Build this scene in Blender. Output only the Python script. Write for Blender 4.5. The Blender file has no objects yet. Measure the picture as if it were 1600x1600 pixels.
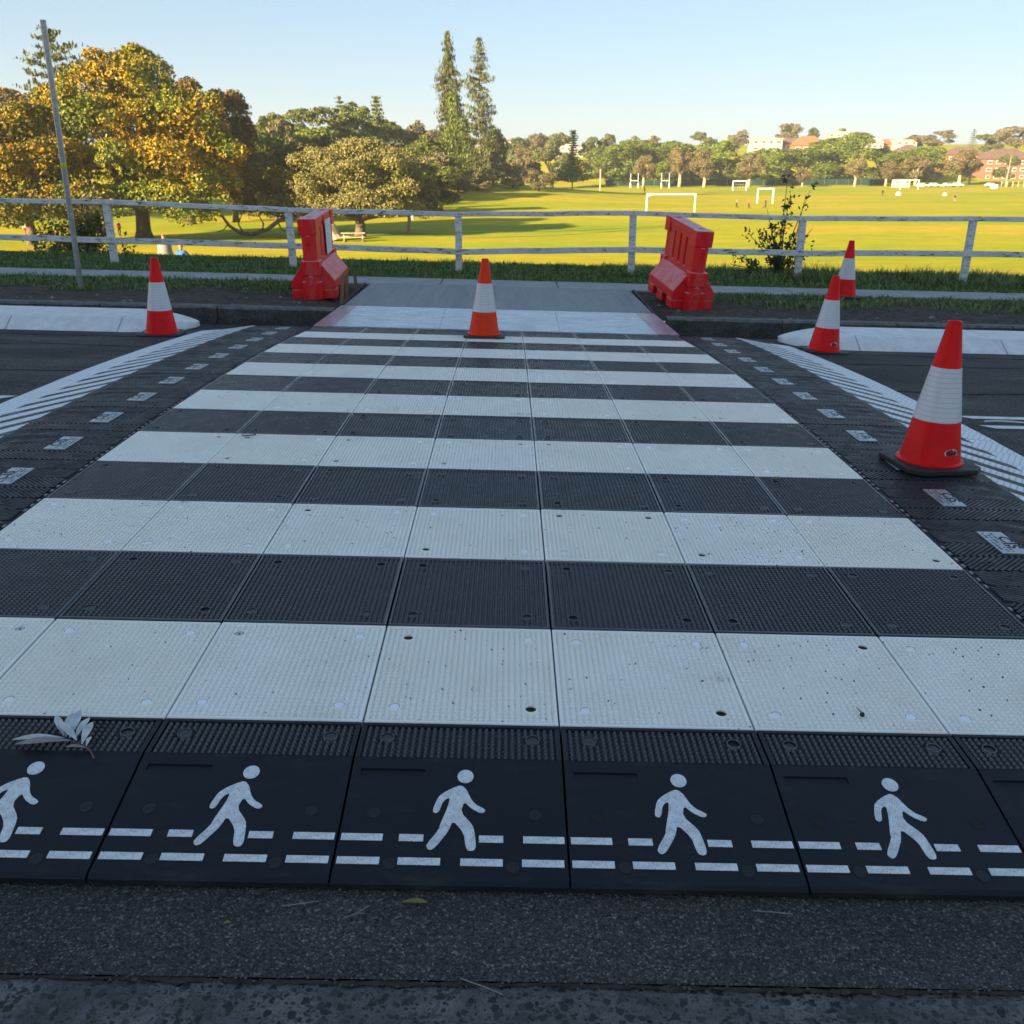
import bpy, bmesh, math, random
import numpy as np
from mathutils import Vector, Matrix
R = math.radians
random.seed(7); rng = np.random.default_rng(7)
scn = bpy.context.scene
COL = scn.collection

# ------------------------------------------------------------------ camera
YAW, PIT, ROL = 0.0023, 0.35755, -0.00349
fw = Vector((math.sin(YAW)*math.cos(PIT), math.cos(YAW)*math.cos(PIT), -math.sin(PIT)))
ri = Vector((math.cos(YAW), -math.sin(YAW), 0)); up = ri.cross(fw)
r2 = math.cos(ROL)*ri + math.sin(ROL)*up; u2 = -math.sin(ROL)*ri + math.cos(ROL)*up
cam = bpy.data.cameras.new('camera'); cam_o = bpy.data.objects.new('camera', cam); COL.objects.link(cam_o)
M = Matrix((r2, u2, -fw)).transposed().to_4x4(); M.translation = (0.12597, -2.00547, 1.30493)
cam_o.matrix_world = M
cam.sensor_width = 36; cam.lens = 32.4; cam.clip_start = .05; cam.clip_end = 5000
cam.dof.use_dof = True; cam.dof.focus_distance = 3.0; cam.dof.aperture_fstop = 9.0
scn.camera = cam_o
# ------------------------------------------------------------------ world, sun, exposure
SUN_EL, LDIR = 18.0, Vector((0.74, 0.67, 0))          # LDIR: the way the sunlight travels over the ground
world = bpy.data.worlds.new('World'); scn.world = world; world.use_nodes = True
wn = world.node_tree; wn.nodes.clear()
sky = wn.nodes.new('ShaderNodeTexSky'); sky.sky_type = 'NISHITA'; sky.sun_disc = False
sky.sun_elevation = R(SUN_EL); sky.sun_rotation = math.atan2(-LDIR.x, -LDIR.y)
sky.air_density = 1.0; sky.dust_density = 0.4; sky.ozone_density = 5.5
bg = wn.nodes.new('ShaderNodeBackground'); bg.inputs['Strength'].default_value = 0.101
wo = wn.nodes.new('ShaderNodeOutputWorld')
soft = wn.nodes.new('ShaderNodeGamma'); soft.inputs['Gamma'].default_value = 0.48     # gamma flattens the sky's brightness, added to lift the shaded foreground
sat = wn.nodes.new('ShaderNodeHueSaturation'); sat.inputs['Saturation'].default_value = 1.1
wn.links.new(sky.outputs[0], soft.inputs[0]); wn.links.new(soft.outputs[0], sat.inputs['Color']); wn.links.new(sat.outputs[0], bg.inputs[0]); wn.links.new(bg.outputs[0], wo.inputs[0])
sl = bpy.data.lights.new('sun', 'SUN'); sl.energy = 5.0; sl.angle = R(.5); sl.color = (1.0, 0.80, 0.46)
so = bpy.data.objects.new('sun', sl); COL.objects.link(so)
d = LDIR.normalized()*math.cos(R(SUN_EL)) + Vector((0, 0, -math.sin(R(SUN_EL))))
so.rotation_euler = d.to_track_quat('-Z', 'Y').to_euler(); so.location = (0, 0, 60)
vs = scn.view_settings
scn.display_settings.display_device = 'sRGB'; vs.view_transform = 'Standard'; vs.look = 'None'
vs.gamma = 1; vs.use_curve_mapping = False; vs.exposure = 2.08
try: scn.cycles.max_bounces = 6
except Exception: pass

# ------------------------------------------------------------------ ground shape
def cl(x): return 20*math.tanh(x/20)
def S(x, y):                                           # top of the crossing mats / crown of the road
    t = min(max(y, -6), 9) - 3.5
    return -0.00828*t*t - 0.02955*cl(x) - 0.02389*t
def V(x, y): return -0.14 - 0.02955*cl(x) + 0.018*(y-7.95)   # verge and footpath
YP = [12.3, 14, 30, 50, 70, 85, 390, 440, 520, 650, 900, 1600]
ZP = [-.12, -.45, -2.1, -4.4, -5.8, -6.2, -6.2, -4.5, 6, 14, 20, 20]
def ss(a, b, x):
    t = np.clip((x-a)/(b-a), 0, 1); return t*t*(3-2*t)
def H(x, y):                                           # the park below the road
    z = np.interp(y, YP, ZP)
    z = z + 3.6*np.exp(-((x+8)/32)**2-((y-262)/60)**2)
    z = z + 11*ss(150, 260, y)*ss(0, -60, x)*ss(520, 430, y)
    z = z - .0295*20*np.tanh(x/20)*ss(45, 12, y)
    return z

# ------------------------------------------------------------------ materials
MATS = {}
def mat(name, col=(.5, .5, .5), rough=.6, spec=.5, metal=0.0):
    m = bpy.data.materials.new(name); m.use_nodes = True
    b = m.node_tree.nodes['Principled BSDF']
    b.inputs['Base Color'].default_value = (*col, 1); b.inputs['Roughness'].default_value = rough
    b.inputs['Specular IOR Level'].default_value = spec; b.inputs['Metallic'].default_value = metal
    MATS[name] = m; return m
class NT:
    def __init__(s, m): s.t = m.node_tree; s.b = s.t.nodes['Principled BSDF']
    def n(s, ty, **kw):
        o = s.t.nodes.new('ShaderNode'+ty)
        for k, v in kw.items():
            if k in o.inputs: o.inputs[k].default_value = v
            else: setattr(o, k, v)
        return o
    def l(s, a, b): s.t.links.new(a, b)
    def coord(s, which='Object', scale=(1, 1, 1), rot=(0, 0, 0)):
        c = s.n('TexCoord'); mp = s.n('Mapping'); mp.inputs['Scale'].default_value = scale; mp.inputs['Rotation'].default_value = rot
        s.l(c.outputs[which], mp.inputs[0]); return mp.outputs[0]
    def noise(s, v, scale, detail=4, rough=.55, dist=0):
        o = s.n('TexNoise'); o.inputs['Scale'].default_value = scale; o.inputs['Detail'].default_value = detail
        o.inputs['Roughness'].default_value = rough; o.inputs['Distortion'].default_value = dist
        if v is not None: s.l(v, o.inputs['Vector'])
        return o.outputs['Fac']
    def vor(s, v, scale, out='Distance', feat='F1'):
        o = s.n('TexVoronoi', feature=feat); o.inputs['Scale'].default_value = scale
        if v is not None: s.l(v, o.inputs['Vector'])
        return o.outputs[out]
    def ramp(s, f, pts):
        o = s.n('ValToRGB'); e = o.color_ramp.elements
        while len(e) < len(pts): e.new(.5)
        for k, (p, c) in enumerate(pts):
            e[k].position = p; e[k].color = (*c, 1) if len(c) == 3 else c
        s.l(f, o.inputs[0]); return o.outputs[0]
    def mix(s, f, a, b, mode='MIX'):
        o = s.n('Mix', data_type='RGBA', blend_type=mode)
        if isinstance(f, (int, float)): o.inputs[0].default_value = f
        else: s.l(f, o.inputs[0])
        for k, c in ((6, a), (7, b)):
            if isinstance(c, tuple): o.inputs[k].default_value = (*c, 1)
            else: s.l(c, o.inputs[k])
        return o.outputs[2]
    def math(s, op, a, b=None):
        o = s.n('Math', operation=op)
        for k, c in ((0, a), (1, b)):
            if c is None: continue
            if isinstance(c, (int, float)): o.inputs[k].default_value = c
            else: s.l(c, o.inputs[k])
        return o.outputs[0]
    def step(s, f, a, b):
        o = s.n('MapRange'); s.l(f, o.inputs[0]); o.inputs[1].default_value = a; o.inputs[2].default_value = b
        return o.outputs[0]
    def bump(s, h, strength=.3, dist=.01):
        o = s.n('Bump'); o.inputs['Strength'].default_value = strength; o.inputs['Distance'].default_value = dist
        s.l(h, o.inputs['Height']); s.l(o.outputs[0], s.b.inputs['Normal'])
    def color(s, c): s.l(c, s.b.inputs['Base Color'])
    def rough(s, c): s.l(c, s.b.inputs['Roughness'])
BW = lambda a: (a, a, a)

def m_asphalt():
    m = mat('asphalt', (.05, .05, .05), .9, .15); t = NT(m); v = t.coord()
    base = t.ramp(t.noise(v, 1.1, 5), [(.3, (.095, .090, .085)), (.7, (.165, .155, .147))])
    sp = t.n('SeparateColor'); t.l(t.vor(v, 260, 'Color'), sp.inputs[0])
    fine = t.ramp(sp.outputs[0], [(.0, BW(.45)), (.6, BW(1.0)), (.90, BW(1.5)), (1, BW(3.4))])
    c = t.mix(1.0, base, fine, 'MULTIPLY')
    c = t.mix(t.step(t.noise(v, 120, 4, .7), .54, .72), c, (.022, .022, .025))
    big = t.ramp(t.noise(t.coord(scale=(.35, 2.2, 1)), 1.3, 3), [(.35, BW(.74)), (.65, BW(1.12))])
    c = t.mix(1.0, c, big, 'MULTIPLY')
    # sealed cracks running along the road
    g = t.n('SeparateXYZ'); tc = t.n('TexCoord'); t.l(tc.outputs['Object'], g.inputs[0])
    for y0 in (5.65, 4.35, 6.35):
        wob = t.math('MULTIPLY', t.math('SUBTRACT', t.noise(v, .9 + y0*.1, 4), .5), .35)
        dd = t.math('ABSOLUTE', t.math('ADD', t.math('SUBTRACT', g.outputs[1], y0), wob))
        c = t.mix(t.step(dd, .03, .012), c, (.018, .018, .02))
    t.color(c)
    h = t.math('ADD', t.math('MULTIPLY', t.vor(v, 200), -.8), t.math('MULTIPLY', t.noise(v, 62, 6, .72), 2.4)); t.bump(h, 1.0, .013); return m
def m_concrete(name, a, b, sc=6, bump=.25, streak=None, rough=.8):
    m = mat(name, a, rough, .35); t = NT(m); v = t.coord()
    vv = v if streak is None else t.coord(scale=streak)
    c = t.ramp(t.noise(vv, sc, 6, .65), [(.32, a), (.68, b)])
    c = t.mix(t.step(t.noise(v, 160, 2), .60, .72), c, tuple(x*.55 for x in a))
    t.color(c); t.bump(t.noise(v, 120, 3), bump, .004); return m
def m_aggregate(name='exposed_aggregate', paste=(.20, .19, .18), stone=(.024, .024, .026), sc=50):
    m = mat(name, paste, .85, .3); t = NT(m); v = t.coord()
    warp = t.n('VectorMath', operation='ADD'); nz = t.n('TexNoise'); nz.inputs['Scale'].default_value = 55; nz.inputs['Detail'].default_value = 4
    t.l(v, nz.inputs['Vector']); sc_ = t.n('VectorMath', operation='SCALE'); sc_.inputs['Scale'].default_value = .02
    t.l(nz.outputs['Color'], sc_.inputs[0]); t.l(v, warp.inputs[0]); t.l(sc_.outputs[0], warp.inputs[1]); w = warp.outputs[0]
    def layer(scale, lo, hi, share):
        f = t.vor(w, scale); c = t.n('SeparateColor'); t.l(t.vor(w, scale, 'Color'), c.inputs[0])
        return t.math('MULTIPLY', t.step(f, hi, lo), t.step(c.outputs[1], share, share+.03)), c.outputs[0]
    m1, c1 = layer(sc, .36, .44, .22); m2, c2 = layer(sc*2.1, .36, .46, .38)
    pc = t.ramp(t.noise(v, 7, 7, .72), [(.34, tuple(x*.30 for x in paste)), (.52, tuple(x*.62 for x in paste)), (.68, paste)])
    pc = t.mix(t.step(t.noise(v, 210, 3), .52, .66), pc, tuple(x*.3 for x in paste))
    def tone(c): return t.ramp(c, [(0, tuple(x*.5 for x in stone)), (.55, stone), (.85, tuple(x*2.0 for x in stone)), (1, tuple(x*4.2 for x in stone))])
    c = t.mix(m2, pc, tone(c2)); c = t.mix(m1, c, tone(c1)); t.color(c)
    mk = t.math('MAXIMUM', m1, m2); t.rough(t.ramp(mk, [(0, BW(.92)), (1, BW(.45))]))
    h = t.math('ADD', t.math('MULTIPLY', mk, .35), t.math('MULTIPLY', t.noise(v, 120, 5, .7), .9)); t.bump(h, .8, .008); return m
def m_tile(name, ca, cb, speck, rough, spec):
    m = mat(name, ca, rough, spec); t = NT(m); v = t.coord()
    oi = t.n('ObjectInfo')
    off = t.n('VectorMath', operation='ADD'); t.l(v, off.inputs[0]); cmb = t.n('CombineXYZ')
    t.l(t.math('MULTIPLY', oi.outputs['Random'], 37.0), cmb.inputs[0]); t.l(t.math('MULTIPLY', oi.outputs['Random'], 91.0), cmb.inputs[1])
    t.l(cmb.outputs[0], off.inputs[1]); w = off.outputs[0]
    c = t.mix(oi.outputs['Random'], ca, cb)
    c = t.mix(t.step(t.noise(w, 4.5, 5, .6), .42, .72), c, tuple(x*.93 for x in cb))
    vc = t.n('SeparateColor'); t.l(t.vor(w, 62, 'Color'), vc.inputs[0])
    sp = t.math('MULTIPLY', t.step(vc.outputs[0], .93, .94), t.step(t.vor(w, 62), .27, .17))
    c = t.mix(sp, c, speck)
    # a scuff: a patch of dirty pits
    sc = t.math('MULTIPLY', t.step(t.noise(w, 3.1, 2), .66, .74), t.step(t.noise(w, 70, 2), .52, .60))
    c = t.mix(t.math('MULTIPLY', sc, .75), c, speck)
    if ca[0] < .1:
        st_ = t.math('MULTIPLY', t.step(t.noise(t.coord(scale=(1, 3.5, 1), rot=(0, 0, .5)), 5.5, 6, .75), .55, .80), .5)
        c = t.mix(st_, c, (.055, .055, .055))
    t.color(c); t.rough(t.ramp(t.noise(w, 12, 4), [(.3, BW(rough-.1)), (.7, BW(rough+.12))])); return m
def m_plain(name, col, rough=.5, spec=.5, metal=0.0, var=.25, sc=8, bump=0, coord='Object'):
    m = mat(name, col, rough, spec, metal); t = NT(m); v = t.coord(coord)
    t.color(t.ramp(t.noise(v, sc, 5, .6), [(.28, tuple(x*(1-var) for x in col)), (.72, tuple(min(1, x*(1+var*.6)) for x in col))]))
    t.rough(t.ramp(t.noise(v, sc*2.3, 3), [(.3, BW(max(.05, rough-.08))), (.7, BW(rough+.08))]))
    if bump: t.bump(t.noise(v, sc*8, 3), bump, .004)
    return m
def m_leaf(name, pts, rough=.55, spec=.2, pts2=None, sc=.12, drift=None):
    m = mat(name, pts[0][1], rough, spec); t = NT(m)
    g = t.n('NewGeometry'); f = g.outputs['Random Per Island']
    if drift: f = t.math('ADD', t.math('MULTIPLY', f, .42), t.math('MULTIPLY', t.step(t.noise(t.coord(), drift, 3, .6), .32, .68), .58))
    c = t.ramp(f, pts)
    if pts2: c = t.mix(t.step(t.noise(t.coord(), sc, 3), .46, .58), c, t.ramp(f, pts2))
    oi = t.n('ObjectInfo'); hs = t.n('HueSaturation'); t.l(c, hs.inputs['Color'])
    vv = t.n('MapRange'); t.l(oi.outputs['Random'], vv.inputs[0]); vv.inputs[3].default_value = .82; vv.inputs[4].default_value = 1.18; t.l(vv.outputs[0], hs.inputs['Value'])
    t.color(hs.outputs[0]); return m
def m_paint_worn(name='weathered_white_paint'):
    m = mat(name, (.62, .62, .60), .6, .35); t = NT(m); v = t.coord()
    c = t.ramp(t.noise(t.coord(scale=(1, 1, 1)), 5, 6, .7), [(.35, (.50, .50, .49)), (.6, (.66, .66, .64))])
    worn = t.step(t.noise(t.coord(scale=(2.2, 9, 9)), 3.2, 6, .75), .55, .62)
    c = t.mix(worn, c, (.10, .09, .085)); t.color(c); t.bump(t.noise(t.coord(scale=(3, 30, 30)), 4, 4), .3, .004); return m
def m_lawn():
    m = mat('lawn_turf', (.16, .15, .02), .9, .15); t = NT(m); v = t.coord(scale=(.35, 1.0, 1))
    a = t.ramp(t.noise(v, .045, 5, .6), [(.30, (.19, .25, .002)), (.46, (.28, .29, .003)), (.60, (.39, .31, .006)), (.76, (.45, .30, .025))])
    a = t.mix(t.step(t.noise(t.coord(scale=(.25, 1.6, 1)), .11, 6, .7), .56, .72), a, (.40, .27, .06))
    b = t.ramp(t.noise(v, .9, 6, .75), [(.3, BW(.72)), (.7, BW(1.2))])
    t.color(t.mix(1, a, b, 'MULTIPLY')); t.bump(t.noise(t.coord(), 3, 4), .6, .1); return m
m_asphalt(); m_aggregate()
m_aggregate('kerb_stone_aggregate', (.12, .115, .108), (.03, .028, .026), 60)
m_concrete('kerb_top_concrete', (.07, .067, .063), (.17, .165, .16), 14, .9)
m_concrete('footpath_concrete', (.26, .26, .255), (.36, .36, .35), 4, .3)
m_concrete('new_concrete', (.115, .12, .13), (.19, .195, .205), 3.2, .12, (5, .35, 1), .45)
m_tile('white_rubber', (.85, .825, .765), (.85, .81, .72), (.05, .05, .045), .42, .45)
m_tile('black_rubber', (.014, .017, .022), (.019, .022, .028), (.06, .06, .06), .30, .75)
m_tile('ramp_rubber', (.0065, .0085, .013), (.009, .011, .016), (.012, .013, .016), .46, .22)
m_tile('side_rubber', (.012, .014, .018), (.019, .021, .025), (.09, .09, .09), .48, .25)
m_plain('white_cap', (.86, .86, .86), .18, .7, 0, .05, 30)
m_plain('steel_cap', (.55, .56, .58), .35, .5, .8, .2, 60)
m_plain('plug_rubber', (.010, .012, .016), .38, .35, 0, .3, 40)
m_plain('dark_hole', (.012, .011, .010), .7, .3, 0, .4, 60)
m_plain('black_cap', (.022, .023, .025), .5, .5, 0, .3, 40)
def m_marking():
    m = mat('marking_white', (.7, .7, .7), .7, .3); t = NT(m); v = t.coord()
    c = t.ramp(t.noise(v, 40, 5, .7), [(.3, BW(.50)), (.62, BW(.74))])
    c = t.mix(t.step(t.noise(v, 330, 2), .60, .68), c, BW(.16)); t.color(c); t.bump(t.noise(v, 260, 2), .4, .002); return m
m_marking()
m_plain('road_paint', (.66, .67, .68), .65, .35, 0, .22, 14, .3)
def m_zebra():
    m = m_plain('zebra_tape', (.84, .84, .84), .6, .25, 0, .08, 20); t = NT(m)
    w = []
    for rz in (.55, -.95):
        o = t.n('TexWave', wave_type='BANDS', bands_direction='X'); o.inputs['Scale'].default_value = 11; o.inputs['Distortion'].default_value = .4
        t.l(t.coord(rot=(0, 0, rz)), o.inputs['Vector']); w.append(o.outputs['Fac'])
    h = t.math('MULTIPLY', t.step(w[0], .05, .35), t.step(w[1], .03, .25)); t.bump(h, .5, .004)
    base = t.b.inputs['Base Color'].links[0].from_socket
    t.color(t.mix(h, (.55, .56, .57), base)); return m
m_zebra()
m_plain('nib_grey', (.20, .20, .21), .5, .4)
m_plain('label_grey', (.36, .38, .40), .35, .5, .3, .15, 40)
m_plain('print_dark', (.02, .02, .02), .6, .3)
def m_cone(name, col):
    m = mat(name, col, .42, .18); t = NT(m); v = t.coord()
    c = t.ramp(t.noise(v, 7, 5, .6), [(.3, tuple(x*.82 for x in col)), (.7, col)])
    sc = t.math('MULTIPLY', t.step(t.noise(t.coord(scale=(1, 1, .35)), 16, 6, .75), .58, .72), .55)
    c = t.mix(sc, c, (.20, .035, .03)); t.color(c); t.rough(t.ramp(t.noise(v, 11, 4), [(.3, BW(.30)), (.7, BW(.52))])); return m
m_cone('cone_red', (.80, .006, .008)); m_cone('cone_orange', (.84, .045, .006))
def m_collar():
    m = mat('reflective_collar', (.62, .60, .62), .35, .5); t = NT(m)
    o = t.n('TexWave', wave_type='BANDS', bands_direction='Z'); o.inputs['Scale'].default_value = 14; o.inputs['Distortion'].default_value = .6
    t.l(t.coord(), o.inputs['Vector'])
    c = t.mix(t.noise(t.coord(scale=(3, 3, 1)), 6, 5, .7), (.50, .48, .50), (.68, .66, .67))
    c = t.mix(t.step(o.outputs['Fac'], .9, 1.0), c, (.44, .42, .45)); t.color(c); return m
m_collar()
m_plain('cone_base_rubber', (.020, .020, .022), .6, .4, 0, .35, 14, .2)
m_plain('silver_emblem', (.55, .55, .55), .3, .5, .7, .2, 30)
def m_barrier():
    m = mat('red_plastic', (.60, .022, .022), .45, .25); t = NT(m); v = t.coord()
    c = t.ramp(t.noise(v, 2.5, 5, .6), [(.3, (.66, .008, .012)), (.7, (.80, .016, .018))])
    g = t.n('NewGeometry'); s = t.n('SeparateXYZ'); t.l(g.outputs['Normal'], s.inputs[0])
    top_sheen = t.math('MULTIPLY', t.step(s.outputs[2], .35, .9), t.step(t.noise(v, 5, 5, .7), .2, .62))
    sc = t.math('MULTIPLY', t.step(t.noise(t.coord(scale=(1, 1, .3)), 6, 6, .75), .50, .72), .42)
    c = t.mix(sc, c, (.50, .17, .15)); c = t.mix(t.math('MULTIPLY', t.step(t.noise(v, 26, 5, .8), .64, .74), .5), c, (.14, .05, .045))
    c = t.mix(t.math('MULTIPLY', top_sheen, .82), c, (.62, .46, .46)); t.color(c)     # pale sky sheen painted on the upward faces
    t.bump(t.noise(v, 30, 2), .08, .004); return m
m_barrier()
m_plain('galvanised_steel', (.42, .43, .44), .38, .5, .75, .25, 20)
m_plain('yellow_tape', (.70, .58, .04), .5, .4)
m_plain('paper_white', (.72, .73, .75), .6, .3, 0, .1, 20)
m_paint_worn()
def m_plate():
    m = mat('plate_metal', (.5, .52, .55), .3, .5, .35); t = NT(m)
    v = t.coord(scale=(1.2, 5, 1))
    t.color(t.ramp(t.noise(v, 3.2, 6, .7), [(.3, (.36, .40, .43)), (.7, (.60, .63, .64))]))
    t.rough(t.ramp(t.noise(v, 4, 5), [(.3, BW(.2)), (.7, BW(.42))])); t.bump(t.noise(v, 14, 3), .12, .004); return m
m_plate()
m_plain('plate_red_reflection', (.46, .30, .33), .35, .5, .3, .35, 6)  # red barriers' reflection painted into the colour of the plate's end strips
m_concrete('median_white', (.58, .57, .55), (.76, .76, .75), 7, .15, None, .55)
def m_soil():
    m = mat('verge_soil', (.06, .048, .038), .95, .15); t = NT(m); v = t.coord()
    c = t.ramp(t.noise(v, 9, 6, .7), [(.3, (.042, .034, .028)), (.7, (.125, .10, .08))])
    t.color(c); t.bump(t.noise(v, 45, 5, .7), 1.0, .02); return m
m_soil()
m_plain('joint_soil', (.055, .047, .040), .95, .15, 0, .5, 30, 1.0)
m_plain('turf_base', (.06, .095, .022), .95, .1, 0, .4, 6, .5)
m_leaf('grass_blade', [(0, (.055, .105, .026)), (.45, (.10, .165, .040)), (.8, (.145, .205, .055)), (1, (.28, .25, .11))], .6, .25)
m_lawn()
m_plain('wood_stake', (.22, .15, .09), .8, .2, 0, .3, 12)
m_plain('formwork_board', (.075, .065, .055), .8, .2, 0, .3, 9)
m_plain('bark_grey', (.13, .10, .075), .9, .15, 0, .45, 2.2, .5)
m_plain('bark_pale', (.42, .34, .25), .9, .15, 0, .3, 1.5, .4)
m_leaf('leaf_fig_gold', [(0, (.04, .062, .008)), (.25, (.13, .125, .010)), (.5, (.26, .175, .010)), (.8, (.38, .20, .012)), (1, (.42, .19, .014))], .5, .2, [(0, (.03, .055, .010)), (.4, (.09, .12, .014)), (.75, (.20, .20, .016)), (1, (.32, .22, .016))], .16, .9)
m_leaf('leaf_fig_rust', [(0, (.04, .045, .010)), (.5, (.15, .10, .018)), (1, (.26, .14, .022))], .5, .2, None, .1, .8)
m_leaf('leaf_mel', [(0, (.05, .056, .02)), (.5, (.16, .145, .05)), (1, (.31, .26, .09))], .6, .2, None, .1, 1.2)
m_leaf('leaf_green', [(0, (.034, .054, .012)), (.5, (.10, .12, .022)), (1, (.18, .175, .032))], .55, .2, None, .1, 9)
m_leaf('leaf_dark', [(0, (.032, .046, .016)), (.6, (.095, .11, .03)), (1, (.19, .18, .055))], .55, .2, None, .1, 9)
m_leaf('leaf_row', [(0, (.040, .075, .012)), (.5, (.11, .145, .018)), (1, (.17, .18, .024))], .5, .2, None, .1, 11)
m_leaf('leaf_brown', [(0, (.075, .062, .03)), (.5, (.15, .125, .06)), (1, (.23, .185, .095))], .7, .2, None, .1, 8)
m_leaf('leaf_paper', [(0, (.06, .050, .022)), (.5, (.14, .11, .045)), (1, (.21, .155, .065))], .7, .2, None, .1, 8)
m_leaf('leaf_conifer', [(0, (.022, .036, .012)), (.5, (.075, .088, .022)), (1, (.14, .135, .03))], .6, .3)
m_leaf('leaf_shrub', [(0, (.03, .045, .018)), (.6, (.07, .10, .035)), (1, (.15, .17, .06))], .5, .3)
m_plain('silver_leaf', (.50, .53, .51), .5, .4, 0, .3, 22)
m_plain('tan_leaf', (.26, .23, .20), .6, .3, 0, .25, 40)
m_plain('twig', (.16, .10, .07), .8, .2)
m_plain('dry_leaf', (.20, .16, .07), .7, .2)
m_plain('stone_chip', (.10, .098, .095), .8, .3, 0, .5, 300)
m_plain('render_white', (.42, .40, .36), .8, .2, 0, .1, .3)
m_plain('brick_red', (.25, .12, .08), .85, .2, 0, .2, .6)
m_plain('brick_orange', (.40, .15, .05), .85, .2, 0, .2, .6)
m_plain('tile_terracotta', (.36, .13, .07), .8, .2, 0, .25, .8)
m_plain('tile_brown', (.16, .10, .085), .8, .2, 0, .25, .8)
m_plain('window_glass', (.12, .12, .12), .15, .5)
m_plain('green_mesh', (.018, .045, .038), .9, .1, 0, .4, .4)
m_plain('goal_white', (.80, .80, .78), .5, .4)
m_plain('car_white', (.78, .78, .78), .25, .5)
m_plain('car_dark', (.06, .07, .09), .25, .5)
m_plain('tyre', (.02, .02, .02), .8, .3)
m_plain('net_grey', (.5, .5, .48), .8, .2)
m_plain('skin', (.36, .20, .14), .6, .3)
for nm, c in dict(cloth_beige=(.24, .22, .20), cloth_blue=(.05, .13, .30), cloth_dark=(.03, .03, .04), cloth_red=(.30, .05, .05), cloth_orange=(.75, .16, .03), cloth_white=(.70, .68, .64), hair_dark=(.03, .02, .015), hair_tan=(.25, .14, .09), ball_yellow=(.75, .65, .05)).items():
    m_plain(nm, c, .8, .2, 0, .15, 9)

# ------------------------------------------------------------------ mesh helpers
class MB:
    def __init__(s): s.v = []; s.f = []; s.m = []
    def add(s, vs, fs, mi=0):
        b = len(s.v); s.v += [tuple(p) for p in vs]; s.f += [tuple(i+b for i in f) for f in fs]; s.m += [mi]*len(fs); return s
    def box(s, x0, x1, y0, y1, z0, z1, mi=0, fn=None):
        p = [(x, y, z) for z in (z0, z1) for y in (y0, y1) for x in (x0, x1)]
        if fn: p = [fn(*q) for q in p]
        return s.add(p, [(0, 2, 3, 1), (4, 5, 7, 6), (0, 1, 5, 4), (2, 6, 7, 3), (0, 4, 6, 2), (1, 3, 7, 5)], mi)
    def quad(s, a, b, c, d_, mi=0): return s.add([a, b, c, d_], [(0, 1, 2, 3)], mi)
    def tube(s, pts, rad, n=6, mi=0, cap=True):
        pts = [Vector(p) for p in pts]; rad = rad if isinstance(rad, (list, tuple)) else [rad]*len(pts)
        vs = []; prev = None
        for i, p in enumerate(pts):
            t = (pts[min(i+1, len(pts)-1)] - pts[max(i-1, 0)]).normalized()
            a = (prev - t*prev.dot(t)) if prev else t.orthogonal()
            a.normalize(); prev = a; b = t.cross(a)
            vs += [p + (a*math.cos(2*math.pi*k/n) + b*math.sin(2*math.pi*k/n))*rad[i] for k in range(n)]
        fs = [(i*n+k, i*n+(k+1) % n, (i+1)*n+(k+1) % n, (i+1)*n+k) for i in range(len(pts)-1) for k in range(n)]
        if cap: fs += [tuple(range(n-1, -1, -1)), tuple(range((len(pts)-1)*n, len(pts)*n))]
        return s.add(vs, fs, mi)
    def lathe(s, prof, n=32, mi=0, c=(0, 0, 0), capb=True, capt=True):
        vs = [(c[0]+r*math.cos(2*math.pi*k/n), c[1]+r*math.sin(2*math.pi*k/n), c[2]+z) for r, z in prof for k in range(n)]
        fs = [(i*n+k, i*n+(k+1) % n, (i+1)*n+(k+1) % n, (i+1)*n+k) for i in range(len(prof)-1) for k in range(n)]
        if capb: fs.append(tuple(range(n-1, -1, -1)))
        if capt: fs.append(tuple(range((len(prof)-1)*n, len(prof)*n)))
        return s.add(vs, fs, mi)
    def prism(s, poly, z0, z1, mi=0, fn=None):
        n = len(poly); vs = [(x, y, z0) for x, y in poly] + [(x, y, z1) for x, y in poly]
        if fn: vs = [fn(*q) for q in vs]
        return s.add(vs, [tuple(range(n-1, -1, -1)), tuple(range(n, 2*n))] + [(k, (k+1) % n, n+(k+1) % n, n+k) for k in range(n)], mi)
    def mesh(s, name, mats, smooth=False):
        me = bpy.data.meshes.new(name); me.from_pydata(s.v, [], s.f)
        for m in (mats if isinstance(mats, (list, tuple)) else [mats]): me.materials.append(MATS[m])
        me.polygons.foreach_set('material_index', s.m)
        if smooth: me.polygons.foreach_set('use_smooth', [True]*len(s.f))
        me.update(); return me
def link(name, me, parent=None, mw=None, loc=None):
    o = bpy.data.objects.new(name, me); COL.objects.link(o)
    if parent: o.parent = parent
    if mw is not None: o.matrix_local = mw
    if loc is not None: o.location = loc
    return o
def tag(o, label=None, cat=None, group=None, kind=None):
    if label: o['label'] = label
    if cat: o['category'] = cat
    if group: o['group'] = group
    if kind: o['kind'] = kind
    return o
def thing(name, label, cat, loc=(0, 0, 0), rz=0, group=None):
    o = bpy.data.objects.new(name, None); COL.objects.link(o); o.location = loc; o.rotation_euler = (0, 0, rz); o.empty_display_size = .1
    return tag(o, label, cat, group)
def bevel(o, w=.01, seg=2, ang=35):
    m = o.modifiers.new('bevel', 'BEVEL'); m.width = w; m.segments = seg; m.limit_method = 'ANGLE'; m.angle_limit = R(ang); return o
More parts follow.
